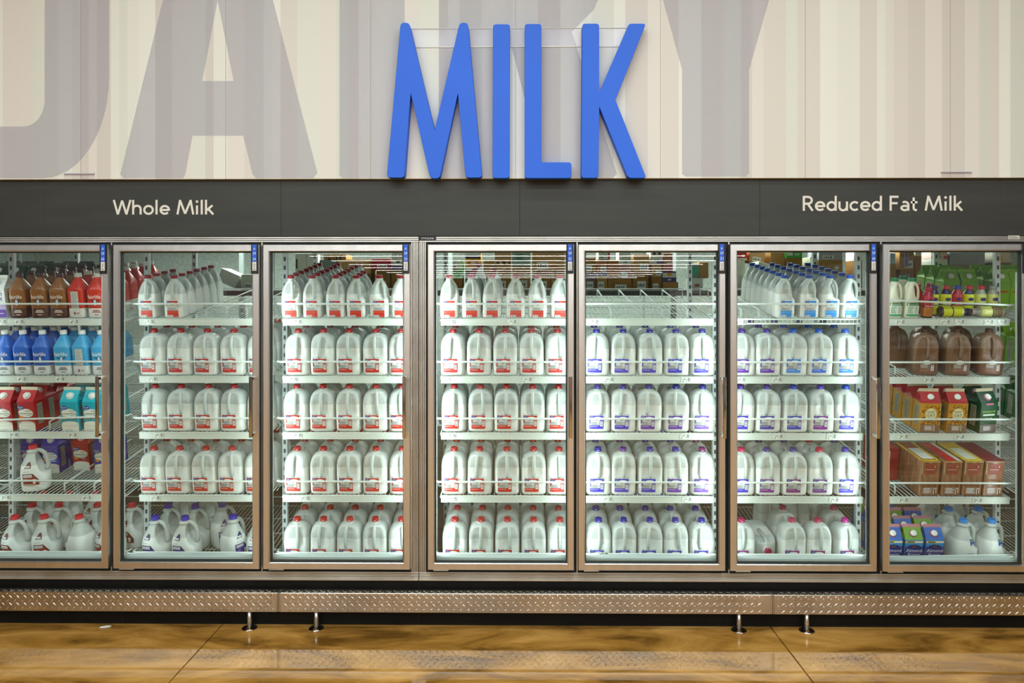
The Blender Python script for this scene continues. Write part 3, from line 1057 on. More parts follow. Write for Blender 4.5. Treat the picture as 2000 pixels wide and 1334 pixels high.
def make_rack(num, pa, pb):
    xa, xb = PX(pa, SY), PX(pb, SY)
    L = xb - xa
    root = empty('wire_rack', (xa, SY, 0))
    tag(root, 'white wire rack beyond the rightmost door, only its near end in view' if num == 28 else 'white wire rack past the left edge, seen only behind the goat milk carton' if num == 36 else 'white rack of five sloping wire shelves behind the glass door numbered %s' % {36: 'thirty-six', 28: 'twenty-eight', 29: 'twenty-nine', 30: 'thirty', 31: 'thirty-one', 32: 'thirty-two', 33: 'thirty-three', 34: 'thirty-four', 35: 'thirty-five'}[num], 'rack', 'white wire racks inside the cooler')

    def post(xc, yc, w=.030):
        mb = MB()
        mb.bbox((-w / 2, -.014, 0), (w / 2, .014, 2.3), WHITE_POST, .002)
        z = .3
        while z < 2.2:
            mb.box((-.006, -.0148, z), (.006, -.0138, z + .024), SLOT)
            z += .0508
        o = obj('upright_post', mb, root)
        o.location = (xc - xa, yc - SY, 0)
    xl = {36: -3.76, 35: -2.980, 34: -2.183, 33: -1.372, 32: -.497, 31: .312, 30: 1.128, 29: 1.955, 28: 2.755}[num]
    post(xl, .34); post(xl, .975)
    if num in (33,):
        xr = {33: -.575}[num]
        post(xr, .34); post(xr, .975)
    for sh in range(1, 6):
        mb = MB()
        n = int(L / .0245)
        for i in range(n + 1):
            x = L * i / n
            mb.bar((x, 0.0, -.0022), (x, DEPTH, -.0022), .0021, WHITE_WIRE)
        for y in (.012, .20, .40, .60, DEPTH - .01):
            mb.bar((-.004, y, -.0065), (L + .004, y, -.0065), .0035, WHITE_WIRE)
        for x in (-.004, L + .004):
            mb.bar((x, 0, -.012), (x, DEPTH, -.012), .0045, WHITE_WIRE)
            mb.bar((x, .14, -.035), (x, DEPTH, -.012), .0035, WHITE_WIRE)
        mb.tube([(0, DEPTH, -.004), (0, DEPTH + .004, .05), (L, DEPTH + .004, .05), (L, DEPTH, -.004)], .004, WHITE_WIRE, 6)
        s = obj('wire_shelf', mb, root, (0, 0, SZ[sh]), (TILT, 0, 0))
        # front rail
        mb = MB()
        if sh == 5:
            mb.bbox((-.002, -.006, -.022), (L + .002, -.001, .0), WHITE_RAIL, .001)
        elif (num, sh) == (30, 1):
            mb.tube([(-.01, -.004, -.003), (L + .01, -.004, -.003)], .0045, WHITE_WIRE)
            mb.tube([(-.01, -.004, -.028), (L + .01, -.004, -.028)], .005, WHITE_WIRE)
            for i in range(30): mb.bar((L * i / 29, -.004, -.003), (L * i / 29, -.004, -.028), .002, WHITE_WIRE)
        else:
            mb.bbox((-.002, -.0065, -.0365), (L + .002, -.0015, .0005), WHITE_RAIL, .0012)
            mb.bbox((-.002, -.0085, -.0385), (L + .002, -.001, -.0335), WHITE_RAIL, .001)
            mb.bbox((-.002, -.0085, -.003), (L + .002, -.001, .001), WHITE_RAIL, .001)
        obj('price_rail', mb, s)
        # guard bar with bent ends
        mb = MB()
        g = .086
        if (num, sh) == (35, 3): zl, zr = .070, .098
        elif (num, sh) == (29, 1): zl, zr = .108, .078
        elif (num, sh) == (29, 5): zl, zr = .074, .090
        else: zl = zr = g
        mb.tube([(-.004, .16, -.010), (-.029, .14, -.004), (-.029, .03, zl - .004), (-.025, -.008, zl), (-.006, -.014, zl), (L + .006, -.014, zr), (L + .025, -.008, zr), (L + .029, .03, zr - .004), (L + .029, .14, -.004), (L + .004, .16, -.010)], .0055, WHITE_WIRE, 8)
        obj('guard_bar', mb, s)
        # lane dividers where the shelf stands open
        la = LANES.get((num, sh), ())
        if isinstance(la, int): la = [(k + 1) / (la + 1) for k in range(la)]
        la = [(PX(q_, .20) - xa) / L if q_ > 1.5 else q_ for q_ in la]
        for f in la:
            mb = MB()
            for dx in (0, .006):
                mb.tube([(dx, .03, .0), (dx, .035, .048), (dx, DEPTH - .03, .048), (dx, DEPTH - .025, .0)], .0024, WHITE_WIRE, 5)
            obj('lane_divider', mb, s, (f * L, 0, 0))
        for px, d in PRICE.get((num, sh), ()):
            p = obj('price_label', price_mesh(d), s, (PX(px - 9, SY) - xa, -.0087 if (num, sh) != (30, 1) else -.0105, -.0365))
            if sh == 5: p.location = (PX(px - 9, SY) - xa, -.0195, .068)
    return root


for num, (pa, pb) in RACK_PX.items():
    make_rack(num, pa, pb)


# ------------------------------------------------------------------ jugs
def smooth(a, b, x):
    t = min(1, max(0, (x - a) / (b - a)))
    return t * t * (3 - 2 * t)


GAL = dict(w=.0705, d=.0735, h=.254, e=4.6, prof=[(.0, .88, 5), (.008, .94, 5), (.025, .985, 5), (.06, 1, 5), (.22, 1, 5), (.40, 1, 5), (.48, 1, 4.8), (.55, .995, 4.6), (.61, .995, 4.4), (.66, .985, 4.2), (.71, .96, 3.9), (.755, .92, 3.6), (.795, .86, 3.3), (.83, .775, 3), (.86, .655, 2.6), (.882, .51, 2.3), (.896, .38, 2), (.905, .30, 2), (.912, .31, 2), (.919, .31, 2), (.924, .26, 2), (.985, .25, 2)])
HALF = dict(w=.0540, d=.0490, h=.2385, e=4.2, prof=[(.0, .88, 5), (.008, .94, 5), (.025, .985, 5), (.06, 1, 5), (.25, 1, 5), (.42, 1, 4.6), (.50, .985, 4.0), (.57, .955, 3.6), (.64, .905, 3.2), (.70, .83, 2.8), (.755, .74, 2.5), (.80, .63, 2.3), (.84, .51, 2.1), (.868, .42, 2), (.888, .37, 2), (.90, .355, 2), (.91, .40, 2), (.918, .40, 2), (.925, .33, 2), (.985, .32, 2)])
ROUND = dict(w=.0715, d=.0715, h=.256, e=3.0, prof=[(.0, .84, 3), (.01, .92, 3), (.03, .98, 3), (.07, 1, 3), (.2, 1, 3), (.38, 1, 3), (.46, .985, 3), (.53, .94, 2.8), (.60, .86, 2.6), (.66, .76, 2.5), (.72, .64, 2.4), (.77, .53, 2.2), (.81, .44, 2), (.84, .39, 2), (.855, .40, 2), (.865, .47, 2), (.882, .47, 2), (.892, .33, 2), (.905, .30, 2), (.985, .29, 2)])
SLIM = dict(w=.0400, d=.0400, h=.222, e=4.0, prof=[(.0, .88, 5), (.01, .95, 5), (.03, .99, 5), (.3, 1, 5), (.5, 1, 4), (.58, .98, 3.4), (.66, .93, 3), (.73, .86, 2.7), (.79, .77, 2.4), (.84, .66, 2.1), (.875, .56, 2), (.90, .50, 2), (.91, .53, 2), (.92, .46, 2), (.985, .44, 2)])


def body_mesh(S, ha, mats, level, rec=.34, z0=.42, z1=.86, nseg=36, seed=0, lat=.9):
    w, d, h = S['w'], S['d'], S['h']
    rr = random.Random(seed)
    mb = MB()
    pr = S['prof']
    a = math.radians(ha)
    hx, hy = math.sin(a), -math.cos(a)
    kind = []
    for zf, s, e in pr:
        for j in range(nseg):
            t = 2 * math.pi * (j + .5) / nseg
            c, q = math.cos(t), math.sin(t)
            x = w * s * math.copysign(abs(c) ** (2 / e), c)
            y = d * s * math.copysign(abs(q) ** (2 / e), q)
            z = zf * h
            sn = (x * hx + y * hy) / w
            la = (x * -hy + y * hx) / w
            bz = smooth(z0, z0 + .085, zf) * (1 - smooth(z1 - .10, z1, zf))
            if bz > 0 and sn > 0:
                k = rec * w * bz * smooth(.10, .85, sn) * (1 - lat * smooth(.25, .95, abs(la)))
                x -= hx * k; y -= hy * k
            mb.v.append((x, y, z))
    n = len(pr)
    for i in range(n - 1):
        m = mats[0] if pr[i + 1][0] <= level else mats[1]
        for j in range(nseg):
            p = i * nseg
            mb.face([p + j, p + (j + 1) % nseg, p + nseg + (j + 1) % nseg, p + nseg + j], m, True)
    mb.face([j for j in range(nseg)][::-1], mats[0])
    mb.face([(n - 1) * nseg + j for j in range(nseg)], mats[1])
    return mb.mesh('jug_body')


def handle_mesh(S, ha, mats, fat=1.0, z0=.42):
    w, h = S['w'], S['h']
    a = math.radians(ha)
    hx, hy = math.sin(a), -math.cos(a)
    sc = S['d'] / S['w'] if abs(ha) < 45 else 1
    pts = [(.16, .868), (.38, .872), (.60, .845), (.775, .785), (.885, .70), (.925, .61), (.935, .53), (.90, z0 + .035), (.78, z0 - .005)]
    mb = MB()
    r = .155 * w * fat
    ext = {GAL['h']: .90, HALF['h']: .85}.get(h, 1.0)
    mb.tube([(hx * s * w * sc * ext, hy * s * w * sc * ext, z * h) for s, z in pts], [r * .9, r, r, r, r, r, r * 1.05, r * 1.15, r * .9], mats[1], 10, flat=1.0)
    return mb.mesh('handle')


_caps = {}


def cap_mesh(col, r, h0, hh):
    k = (col, r, h0, hh)
    if k not in _caps:
        mb = MB()
        m = M(col, 0.5, 0, 0.3)
        mb.lathe([(r * 1.02, h0), (r * 1.05, h0 + .0015), (r * 1.05, h0 + .0045), (r * .99, h0 + .005), (r * .99, h0 + hh - .003), (r * .93, h0 + hh - .0004), (r * .80, h0 + hh), (r * .78, h0 + hh - .0008), (r * .01, h0 + hh - .0008)], m, 22)
        _caps[k] = mb.mesh('cap')
    return _caps[k]


def front_surf(S, e=5.0):
    w, d = S['w'], S['d']
    return lambda x, z: -d * (max(0.0, 1 - min(1, abs(x / w)) ** e)) ** (1 / e)


_lab = {}


def gal_label(col, logo='#2a3fa0', maroon=None):
    k = ('g', col)
    if k not in _lab:
        mb = MB()
        x0, x1, z0, z1 = -.051, .026, .021, .098
        c2 = col
        sh = [('rect', x0, z0, x1, z1, '#c3c7c2'), ('rect', x0, z1 - .020, x1, z1, c2), ('ell', -.006, z1 - .020, .028, .013, '#e6e9e2'), ('rect', x0 + .010, z1 - .036, x1 - .008, z1 - .018, '#d9ddd8'),
              ('rect', x0, z1 - .045, x0 + .006, z1 - .02, c2), ('ell', x0 + .013, z1 - .010, .012, .008, '#23388f'), ('text', 'Great', x0 + .005, z1 - .009, .015, '#e9ecf2'), ('text', 'Value', x0 + .006, z1 - .0155, .013, '#e9ecf2')]
        sh += [('text', 'Milk', x0 + .03, z1 - .029, .017, INK)]
        sh += greek(x0 + .004, z0 + .024, x0 + .052, z1 - .034, 6, INKG, .45, 4)
        sh += [('rect', x0, z0, x1, z0 + .022, c2), ('rect', x1 - .020, z0 + .010, x1, z0 + .052, c2)] + barcode(x1 - .017, z0 + .016, x1 - .003, z0 + .046, True)
        sh += [('rect', x0 + .004, z0 + .014, x0 + .046, z0 + .0155, '#e6e2dc')]
        for q, (a, c) in enumerate(((0, .008), (.018, .032), (.044, .052), (.058, .078))):
            sh.append(('rect', x0 + .002 + a, z1 + .006, x0 + .002 + c, z1 + .0085, INKG))
        decal(mb, sh, front_surf(GAL), .00025)
        _lab[k] = mb.mesh('label')
    return _lab[k]


def half_label(col, low):
    k = ('h', col)
    if k not in _lab:
        mb = MB()
        x0, x1, z0, z1 = -.030, .032, .009, .100
        sh = [('rect', x0, z0, x1, z1, '#c6cbc8'), ('rect', x0, z1 - .024, x1, z1, col), ('ell', .002, z1 - .026, .022, .016, '#e6e9e2'), ('rect', x0 + .004, z1 - .036, x1 - .004, z1 - .022, '#e0e4df'),
              ('ell', x0 + .012, z1 - .009, .011, .0075, '#23388f'), ('text', 'Great', x0 + .004, z1 - .008, .015, '#e9ecf2'), ('text', 'Value', x0 + .005, z1 - .0145, .013, '#e9ecf2'), ('text', 'Milk', x0 + .024, z1 - .028, .014, INK)]
        sh += greek(x0 + .004, z0 + .038, x1 - .004, z1 - .036, 4, INKG, .4, 9)
        sh += [('rect', x0, z0, x1, z0 + .036, col), ('rect', x0, z0 + .026, x1, z0 + .030, low)] + barcode(x0 + .004, z0 - .004, x0 + .032, z0 + .010)
        for q, (a, c) in enumerate(((0, .006), (.014, .026), (.034, .042), (.048, .064))):
            sh.append(('rect', x0 - .004 + a, z1 + .007, x0 - .004 + c, z1 + .0093, INKG))
        decal(mb, sh, front_surf(HALF), .00025)
        _lab[k] = mb.mesh('label')
    return _lab[k]


def lact_label(col, brand=True):
    k = ('l', col)
    if k not in _lab:
        mb = MB()
        S = ROUND
        w, d, h = S['w'], S['d'], S['h']

        def surf(x, z):
            zf = z / h
            pr = S['prof']
            s, e = 1, 3
            for i in range(len(pr) - 1):
                if pr[i][0] <= zf <= pr[i + 1][0]:
                    t = (zf - pr[i][0]) / (pr[i + 1][0] - pr[i][0])
                    s = pr[i][1] * (1 - t) + pr[i + 1][1] * t
                    e = pr[i][2] * (1 - t) + pr[i + 1][2] * t
            return -d * s * (max(0.0, 1 - min(1, abs(x / (w * s))) ** e)) ** (1 / e) - .0012
        if brand:
            X = -.020
            sh = []
            # main label in small columns so it follows the curve
            def up2(q, d1, d2):
                out = []
                for t in q:
                    zs_q = [t[2]] if t[0] == 'rect' else [t[3]] if t[0] == 'text' else [p_[1] for p_ in t[1]]
                    dz = d2 if min(zs_q) > .11 else d1
                    if t[0] == 'rect': out.append(('rect', t[1], t[2] + dz, t[3], t[4] + dz, t[5]))
                    elif t[0] == 'text': out.append(('text', t[1], t[2], t[3] + (d2 if t[3] > .11 else d1), t[4], t[5]))
                    else: out.append(('poly', [(p_[0], p_[1] + dz) for p_ in t[1]], t[2]))
                return out
            sh += [('rect', X - .030, .020, X + .022, .088, '#2a2028'), ('rect', X - .028, .022, X + .020, .086, col), ('poly', [(X + .022, .022), (X + .050, .022), (X + .050, .050), (X + .022, .088)], '#2a2028'), ('poly', [(X + .020, .024), (X + .047, .024), (X + .047, .048), (X + .020, .084)], col)]
            sh += [('rect', X - .026, .068, X + .018, .083, '#dcdcdc'), ('text', 'Lactaid', X - .023, .071, .038, '#2a2030'), ('text', 'Whole', X - .020, .056, .018, '#e0d0cc'), ('text', 'Milk', X - .018, .047, .014, '#e0d0cc'),
                   ('rect', X - .028, .022, X + .020, .030, '#b8aa98'), ('poly', [(X + .022, .028), (X + .032, .028), (X + .036, .056), (X + .018, .056)], '#e6e0d8')]
            sh += [('rect', X - .022 + .005 * q, .100, X - .020 + .005 * q, .104, INKG) for q in range(6)]
            sh += [('poly', [(X - .018, .118), (X + .014, .118), (X + .016, .136), (X + .013, .152), (X + .004, .149)], '#2a2028'), ('poly', [(X - .013, .121), (X + .011, .121), (X + .012, .147), (X + .006, .145)], col), ('rect', X - .011, .1205, X + .011, .131, '#dcdcdc'), ('text', 'Lactaid', X - .009, .1225, .018, '#2a2030')]
            sh = [t if t[0] != 'text' else ('text', t[1], t[2], t[3], t[4], t[5]) for t in sh]
            sh = up2(sh, .022, .024)
        else:
            X = .012
            sh = [('rect', X - .030, .014, X + .030, .070, '#1f2c66'), ('text', 'MILK', X - .022, .036, .044, '#c8cfe0'), ('rect', X - .02, .082, X + .02, .0845, INKG),
                  ('poly', [(X - .006, .130), (X + .024, .130), (X + .012, .159), (X - .003, .163), (X - .006, .159)], '#24408f'), ('ell', X + .003, .153, .006, .006, '#4c9a52'), ('rect', X, .133, X + .016, .136, '#dfe6ee')]
        decal(mb, sh, surf, .0003)
        _lab[k] = mb.mesh('label')
    return _lab[k]


_bod = {}


def body(kind, ha, mats=(MILK, MILK_UP), level=.62):
    k = (kind, ha, mats[0].name)
    if k not in _bod:
        S = {'gal': GAL, 'half': HALF, 'round': ROUND, 'slim': SLIM}[kind]
        if kind == 'gal': b_, h_ = body_mesh(S, ha, mats, level, rec=.32, z0=.35, z1=.89), handle_mesh(S, ha, mats, .85, .37)
        elif kind == 'half': b_, h_ = body_mesh(S, ha, mats, .60, rec=.52, z0=.43, z1=.87), handle_mesh(S, ha, mats, 1.0, .43)
        elif kind == 'round': b_, h_ = body_mesh(S, ha, mats, level, rec=.62, z0=.38, z1=.88, lat=.6), handle_mesh(S, ha, mats, 1.05, .42)
        else: b_, h_ = body_mesh(S, ha, mats, level, rec=.55, z0=.45, z1=.88), handle_mesh(S, ha, mats, 1.1, .45)
        _bod[k] = (b_, h_)
    return _bod[k]


NUMW = {36: 'thirty-six', 28: 'twenty-eight', 29: 'twenty-nine', 30: 'thirty', 31: 'thirty-one', 32: 'thirty-two', 33: 'thirty-three', 34: 'thirty-four', 35: 'thirty-five'}
ORD = ['first', 'second', 'third', 'fourth', 'fifth', 'sixth', 'seventh', 'eighth', 'ninth']


def jug(kind, name, loc, rot, ha, cap, label=None, lab='', cat='milk jug', group=None, mats=(MILK, MILK_UP), capr=None):
    S = {'gal': GAL, 'half': HALF, 'round': ROUND, 'slim': SLIM}[kind]
    for q_ in range(29, 36):
        lab = lab.replace('door %d' % q_, 'door ' + NUMW[q_])
        if group: group = group.replace('door %d' % q_, 'door ' + NUMW[q_])
    b_, h_ = body(kind, ha, mats)
    o = obj(name, b_)
    o.location, o.rotation_euler = loc, rot
    tag(o, lab, cat, group)
    obj('handle', h_, o)
    r = capr or {'gal': .0190, 'half': .0188, 'round': .0215, 'slim': .0195}[kind]
    hh = {'gal': .0205, 'half': .0175, 'round': .021, 'slim': .019}[kind]
    obj('cap', cap_mesh(cap, r, S['h'] - hh + .001, hh), o)
    if label: obj('label', label, o)
    return o


RED, REDL = '#9c1015', '#b8241c'
rj = random.Random(5)


def gallon_shelf(num, sh, cappx, rows, caps, labs, capname):
    fy = .006 + GAL['d']
    for c, px in enumerate(cappx):
        for r_ in range(rows):
            cap = caps[c] if isinstance(caps, list) else caps
            cn = capname[c] if isinstance(capname, list) else capname
            lc = labs[c] if isinstance(labs, list) else labs
            ly = fy + r_ * .1515
            x = PX(px, .205)
            lo = place(num, sh, 1000, ly + (rj.uniform(-.001, .001) if r_ else 0))
            lo.x = x
            ha = rj.choice((-14, 0, 0, 14)) if r_ == 0 else 0
            row = ['front row', 'second row', 'third row'][r_]
            jug('gal', 'milk_jug', lo, orient(rj.uniform(-1.2, 1.2)), ha, cap, gal_label(lc) if r_ == 0 else None,
                '%s-capped gallon milk jug, %s, %s from the left, %s shelf, door %s' % (cn.replace(' ', '-'), row, ORD[c], SHELF_NAME[sh], NUMW[num]), 'milk jug', 'gallon milk jugs on the %s shelf behind door %s' % (SHELF_NAME[sh], NUMW[num]))


def half_shelf(num, cappx, rows, cap, col, low, cn, ha_list):
    fy = .006 + HALF['d']
    for c, px in enumerate(cappx):
        for r_ in range(rows[c]):
            ly = fy + r_ * .1005
            lo = place(num, 1, 1000, ly); lo.x = PX(px, .19) + rj.uniform(-.001, .001) * r_
            jug('half', 'milk_jug', lo, orient(rj.uniform(-1, 1)), ha_list[c] if r_ == 0 else ha_list[c], cap, half_label(col, low) if r_ == 0 else None,
                'half-gallon milk jug, %s cap, %s in the %s column, top shelf, door %s' % (cn, ORD[r_], ORD[c], NUMW[num]), 'milk jug', 'half-gallon jugs on the top shelf behind door %s' % NUMW[num])


V, VB, B1, B2, MG = '#3e2288', '#201f86', '#1552b4', '#1c44ae', '#8a1844'
# door 33 and 32: red caps
gallon_shelf(33, 2, [583, 632, 682, 734, 784], 3, RED, REDL, 'red')
gallon_shelf(33, 3, [580, 631, 682, 734, 784], 2, RED, REDL, 'red')
gallon_shelf(33, 4, [581, 632, 683, 734, 785], 3, RED, REDL, 'red')
gallon_shelf(33, 5, [581, 632, 683, 733, 784], 3, RED, REDL, 'red')
half_shelf(33, [569, 611, 656, 696, 741, 783], [7, 7, 7, 3, 1, 1], '#86101a', '#bf2c1e', '#cf5a34', 'dark red', [20, 20, 20, 35, 45, 50])
gallon_shelf(32, 2, [885, 936, 987, 1038, 1089], 3, RED, REDL, 'red')
gallon_shelf(32, 3, [887, 939, 989, 1040, 1091], 2, RED, REDL, 'red')
gallon_shelf(32, 4, [887, 937, 990, 1042, 1092], 3, RED, REDL, 'red')
gallon_shelf(32, 5, [889, 940, 991, 1042, 1093], 3, RED, REDL, 'red')
half_shelf(32, [878, 921, 961, 1007, 1050, 1093], [1, 7, 4, 1, 1, 1], '#86101a', '#bf2c1e', '#cf5a34', 'dark red', [12, 20, 28, 35, 45, 55])
# door 31: violet-blue caps
L1, L2 = '#3a35b0', '#62379f'
gallon_shelf(31, 2, [1165, 1217, 1269, 1320, 1371], 3, VB, L1, 'dark blue')
gallon_shelf(31, 3, [1167, 1217, 1267, 1320, 1372], 2, VB, [L1, L1, L2, L2, '#6a4ab0'], 'dark blue')
gallon_shelf(31, 4, [1168, 1217, 1269, 1319, 1371], 3, [VB, '#5a2a80', VB, VB, '#6b1f5c'], [L1, L1, L1, L2, L2], ['dark blue', 'purple', 'dark blue', 'dark blue', 'plum'])
gallon_shelf(31, 5, [1169, 1218, 1269, 1319, 1370], 3, VB, L1, 'dark blue')
# door 30: mixed caps
half_shelf(30, [1532, 1579, 1619.5, 1658.5], [7, 7, 7, 7], '#1a4aa6', '#2a86d0', '#5ab0e0', 'blue', [32, 40, 48, 55])
gallon_shelf(30, 2, [1449, 1498, 1549, 1599, 1651], 3, [V, V, B1, B1, B1], [L2, L2, '#2a7cd0', '#3a6ac8', '#2a7cd0'], ['violet', 'violet', 'bright blue', 'bright blue', 'bright blue'])
gallon_shelf(30, 3, [1447, 1498, 1550, 1602, 1652], 2, [V, V, B2, '#3a2aa8', B2], [L1, '#4a4298', '#3c48b0', '#7a2a8a', '#3c3cc0'], ['violet', 'violet', 'blue', 'blue violet', 'blue'])
gallon_shelf(30, 4, [1448, 1498, 1549, 1600, 1651], 3, ['#a8204e', '#3a3478', '#3a3478', '#a8203e', '#33328c'], [L1, '#7a3a88', '#7a3070', '#6a3a88', '#3034c8'], ['magenta', 'slate violet', 'slate violet', 'crimson', 'slate violet'])
# door 34
gallon_shelf(34, 2, [301, 353, 405, 457, 509], 3, RED, REDL, 'red')
gallon_shelf(34, 3, [303, 354, 407, 457, 509], 2, RED, REDL, 'red')
gallon_shelf(34, 4, [301, 351, 402, 453, 505], 3, RED, REDL, 'red')
half_shelf(34, [290, 341], [4, 6], '#86101a', '#bf2c1e', '#cf5a34', 'dark red', [0, 0])


def one(kind, num, sh, px, row, spin, ha, cap, label, text, mats=(MILK, MILK_UP), group=None, name='milk_jug', cat='milk jug', pitch=.1515, lean=0, yo=0.0):
    S = {'gal': GAL, 'half': HALF, 'round': ROUND, 'slim': SLIM}[kind]
    rad = max(S['w'], S['d']) * (1 + .32 * abs(math.sin(math.radians(2 * spin))))
    ly = .008 + rad + row * pitch + yo
    Yc = SY + ly * math.cos(TILT) - S['h'] * math.sin(TILT)
    lo = place(num, sh, 1000, ly); lo.x = PX(px, Yc)
    return jug(kind, name, lo, orient(spin, lean), ha, cap, label, text, cat, group, mats)


# door 30 bottom shelf: magenta caps, one jug toppled forward
for i, (px, row, sp) in enumerate([(1448, 0, 0), (1547, 0, -2), (1597, 0, -3), (1650, 0, 5), (1529, 1, 4), (1628, 1, -4), (1500, 2, 0), (1556, 2, 0), (1603, 2, 3)]):
    one('gal', 30, 5, px, row, sp, 8 if i in (1, 2, 3) else 0, '#9a2050' if i != 3 else '#a82880', gal_label('#8a2a78') if row == 0 else None,
        'magenta-capped gallon milk jug, %s row, %s' % (['front', 'second', 'third'][row], ['at the left edge of door thirty', 'just right of the toppled jug', 'in the middle of the row', 'nearest the right post', 'behind the toppled jug', 'near the right end', 'left of centre', 'at the centre', 'right of centre'][i]), group='magenta-capped jugs on the bottom shelf behind door 30', pitch=.160)
# the toppled jug: lying on its side, cap towards the viewer
b_, h_ = body('gal', 0)
lo = P(1478, 1093, .33)
R_t = Matrix.Rotation(TILT, 3, 'X') @ Matrix.Rotation(math.radians(6), 3, 'Z') @ Matrix.Rotation(math.radians(90.5), 3, 'X') @ Matrix.Rotation(math.radians(180), 3, 'Z')
o = obj('milk_jug', b_)
cpos = Vector((PX(1501.5, .19), .185, SZ[5] + .017 * math.tan(TILT) + .0775))
o.location = cpos - R_t @ Vector((0, 0, GAL['h']))
o.rotation_euler = R_t.to_euler()
obj('handle', h_, o)
obj('cap', cap_mesh('#9a2050', .0190, GAL['h'] - .0195, .0205), o)
tag(o, 'toppled gallon milk jug lying with its magenta cap towards the viewer', 'milk jug')

# door 34 and 35 bottom: round jugs with side handles
LB, LR = lact_label('#302a86'), lact_label('#8a3228')
GB = 'blue-capped lactose-free jugs on the bottom shelf behind door 34'
for px, row, sp, ha, txt in [(303, 0, -4, 90, 'front row, leftmost of the pair showing labels'), (361, 0, -2, 90, 'front row, right one of the pair showing labels'), (455, 0, 62, 90, 'front row, turned so its label faces right'), (505, 0, 4, 90, 'front row, mostly hidden by the door frame'),
                           (329, 1, -4, 90, 'second row, behind the front pair on the left'), (381, 1, 0, 90, 'second row, middle'), (434, 1, 40, 90, 'second row, behind the turned jug'),
                           (349, 2, 0, 90, 'third row, left'), (400, 2, 0, 90, 'third row, right')]:
    one('round', 34, 5, px, row, sp, ha, '#2c2a9c', LB, 'blue-capped round milk jug, ' + txt, group=GB, pitch=.156)
GR = 'red-capped lactose-free jugs behind door 35'
for px, row, sp, txt in [(29, 0, -6, 'front row at the far left'), (86, 0, 18, 'front row, label turned towards the right'), (154, 0, 160, 'front row, seen from its back'), (212, 0, -20, 'front row beside the door edge'),
                         (63, 1, 0, 'second row, behind the front pair'), (115, 1, 0, 'second row, middle'), (190, 1, 0, 'second row, near the door handle side'), (258, 1, 0, 'second row, seen through the glass of door 34'),
                         (84, 2, 0, 'third row, left'), (135, 2, 0, 'third row, middle'), (186, 2, 0, 'third row, right')]:
    one('round', 35, 5, px, row, sp, 90, '#bb2230', LR, 'red-capped round milk jug, bottom shelf, ' + txt, group=GR, pitch=.168)
one('round', 35, 4, 64, 0, 20, 90, '#c22329', LR, 'lone red-capped round milk jug in front of the blue cartons')
# door 29 bottom right
GD = 'light-blue-capped jugs on the bottom shelf behind door 29'
LD = lact_label('#203', False) if False else lact_label('#1f2c66', False)
for px, row, sp, txt in [(1882, 0, 4, 'front row, next to the cartons'), (1937, 0, 2, 'front row, at the right end'), (1853, 1, 4, 'second row, left'), (1911, 1, 4, 'second row, right'), (1815, 2, 4, 'third row, left'), (1872, 2, 4, 'third row, right')]:
    one('round', 29, 5, px, row, sp, 90, '#2380cc', LD, 'light-blue-capped round milk jug, ' + txt, group=GD, pitch=.152)
# chocolate milk
CL = None
mb = MB()
x0, x1, z0, z1 = -.03, .045, .022, .085
decal(mb, [('rect', x0, z0, x1, z1, '#7b6457'), ('ell', .005, z1 - .008, .022, .012, '#d3d0cb')] + greek(x0 + .004, z0 + .024, x1 - .022, z1 - .018, 4, '#c9c4bc', .5, 4) + [('rect', x0, z0 + .001, x1, z0 + .018, '#8a5f50')] + barcode(x1 - .018, z0 + .010, x1 - .004, z0 + .042, True), front_surf(GAL), .00025)
CL = mb.mesh('label')
for px, row, sp, txt in [(1806, 0, -12, 'front row, first'), (1868, 0, -8, 'front row, second'), (1932, 0, -10, 'front row, third and last'), (1748, 1, -8, 'second row, far left in the shadow'), (1808, 1, -8, 'second row, middle'), (1872, 1, -8, 'second row, behind the last jug')]:
    one('gal', 29, 2, px, row, sp, 10, '#4a2f24', CL if row == 0 else None, 'gallon jug of brown chocolate milk, ' + txt, mats=(CHOC, CHOC_UP), group='chocolate milk jugs behind door 29', pitch=.175, name='chocolate_milk_jug')
# kefir
mb = MB()
decal(mb, [('rect', -.034, .012, .034, .088, '#cfe0cf'), ('rect', -.034, .072, .034, .088, '#1f7a48'), ('rect', -.034, .012, .034, .024, '#3f9a68')] + greek(-.028, .028, .004, .068, 6, '#5a9a74', .45, 2) + greek(.010, .028, .030, .068, 6, INKG, .45, 3) + [('text', 'Buttermilk', -.026, .0765, .052, '#e8f2e8'), ('rect', -.018, .100, .018, .102, INKG)], front_surf(SLIM), .0003)
KL = mb.mesh('label')
for px, row, sp, txt in [(1748, 0, 0, 'at the far left front'), (1781, 0, 0, 'second from the left, front row'), (1764, 1, 0, 'in the row behind the two front ones')]:
    one('slim', 29, 1, px, row, sp, 62, '#127a4a', KL, 'slim cream bottle with green cap, ' + txt, mats=(CREAMY, CREAMY), group='green-capped bottles behind door 29', pitch=.09, name='milk_bottle', cat='milk bottle')


# ------------------------------------------------------------------ flavoured-milk bottles (door 35)
BOT = dict(w=.0475, d=.0475, h=.250, e=6, prof=[(.0, .88, 6), (.01, .95, 6), (.03, 1, 6), (.12, 1, 6), (.205, .995, 6), (.225, .975, 6), (.245, 1, 6), (.45, .99, 6), (.60, 1, 6), (.645, .985, 5.5), (.66, .965, 5), (.76, .72, 4), (.85, .48, 2.6), (.875, .40, 2.1), (.89, .36, 2), (.90, .40, 2), (.91, .40, 2), (.915, .34, 2), (.985, .33, 2)])
_bm = {}


def bottle_mesh(base, top, back=False):
    k = (base, top)
    if k not in _bm:
        _bm[k] = body_mesh(BOT, 0, (M(base, .3), M(top, .25)), .225, rec=0)
    return _bm[k]


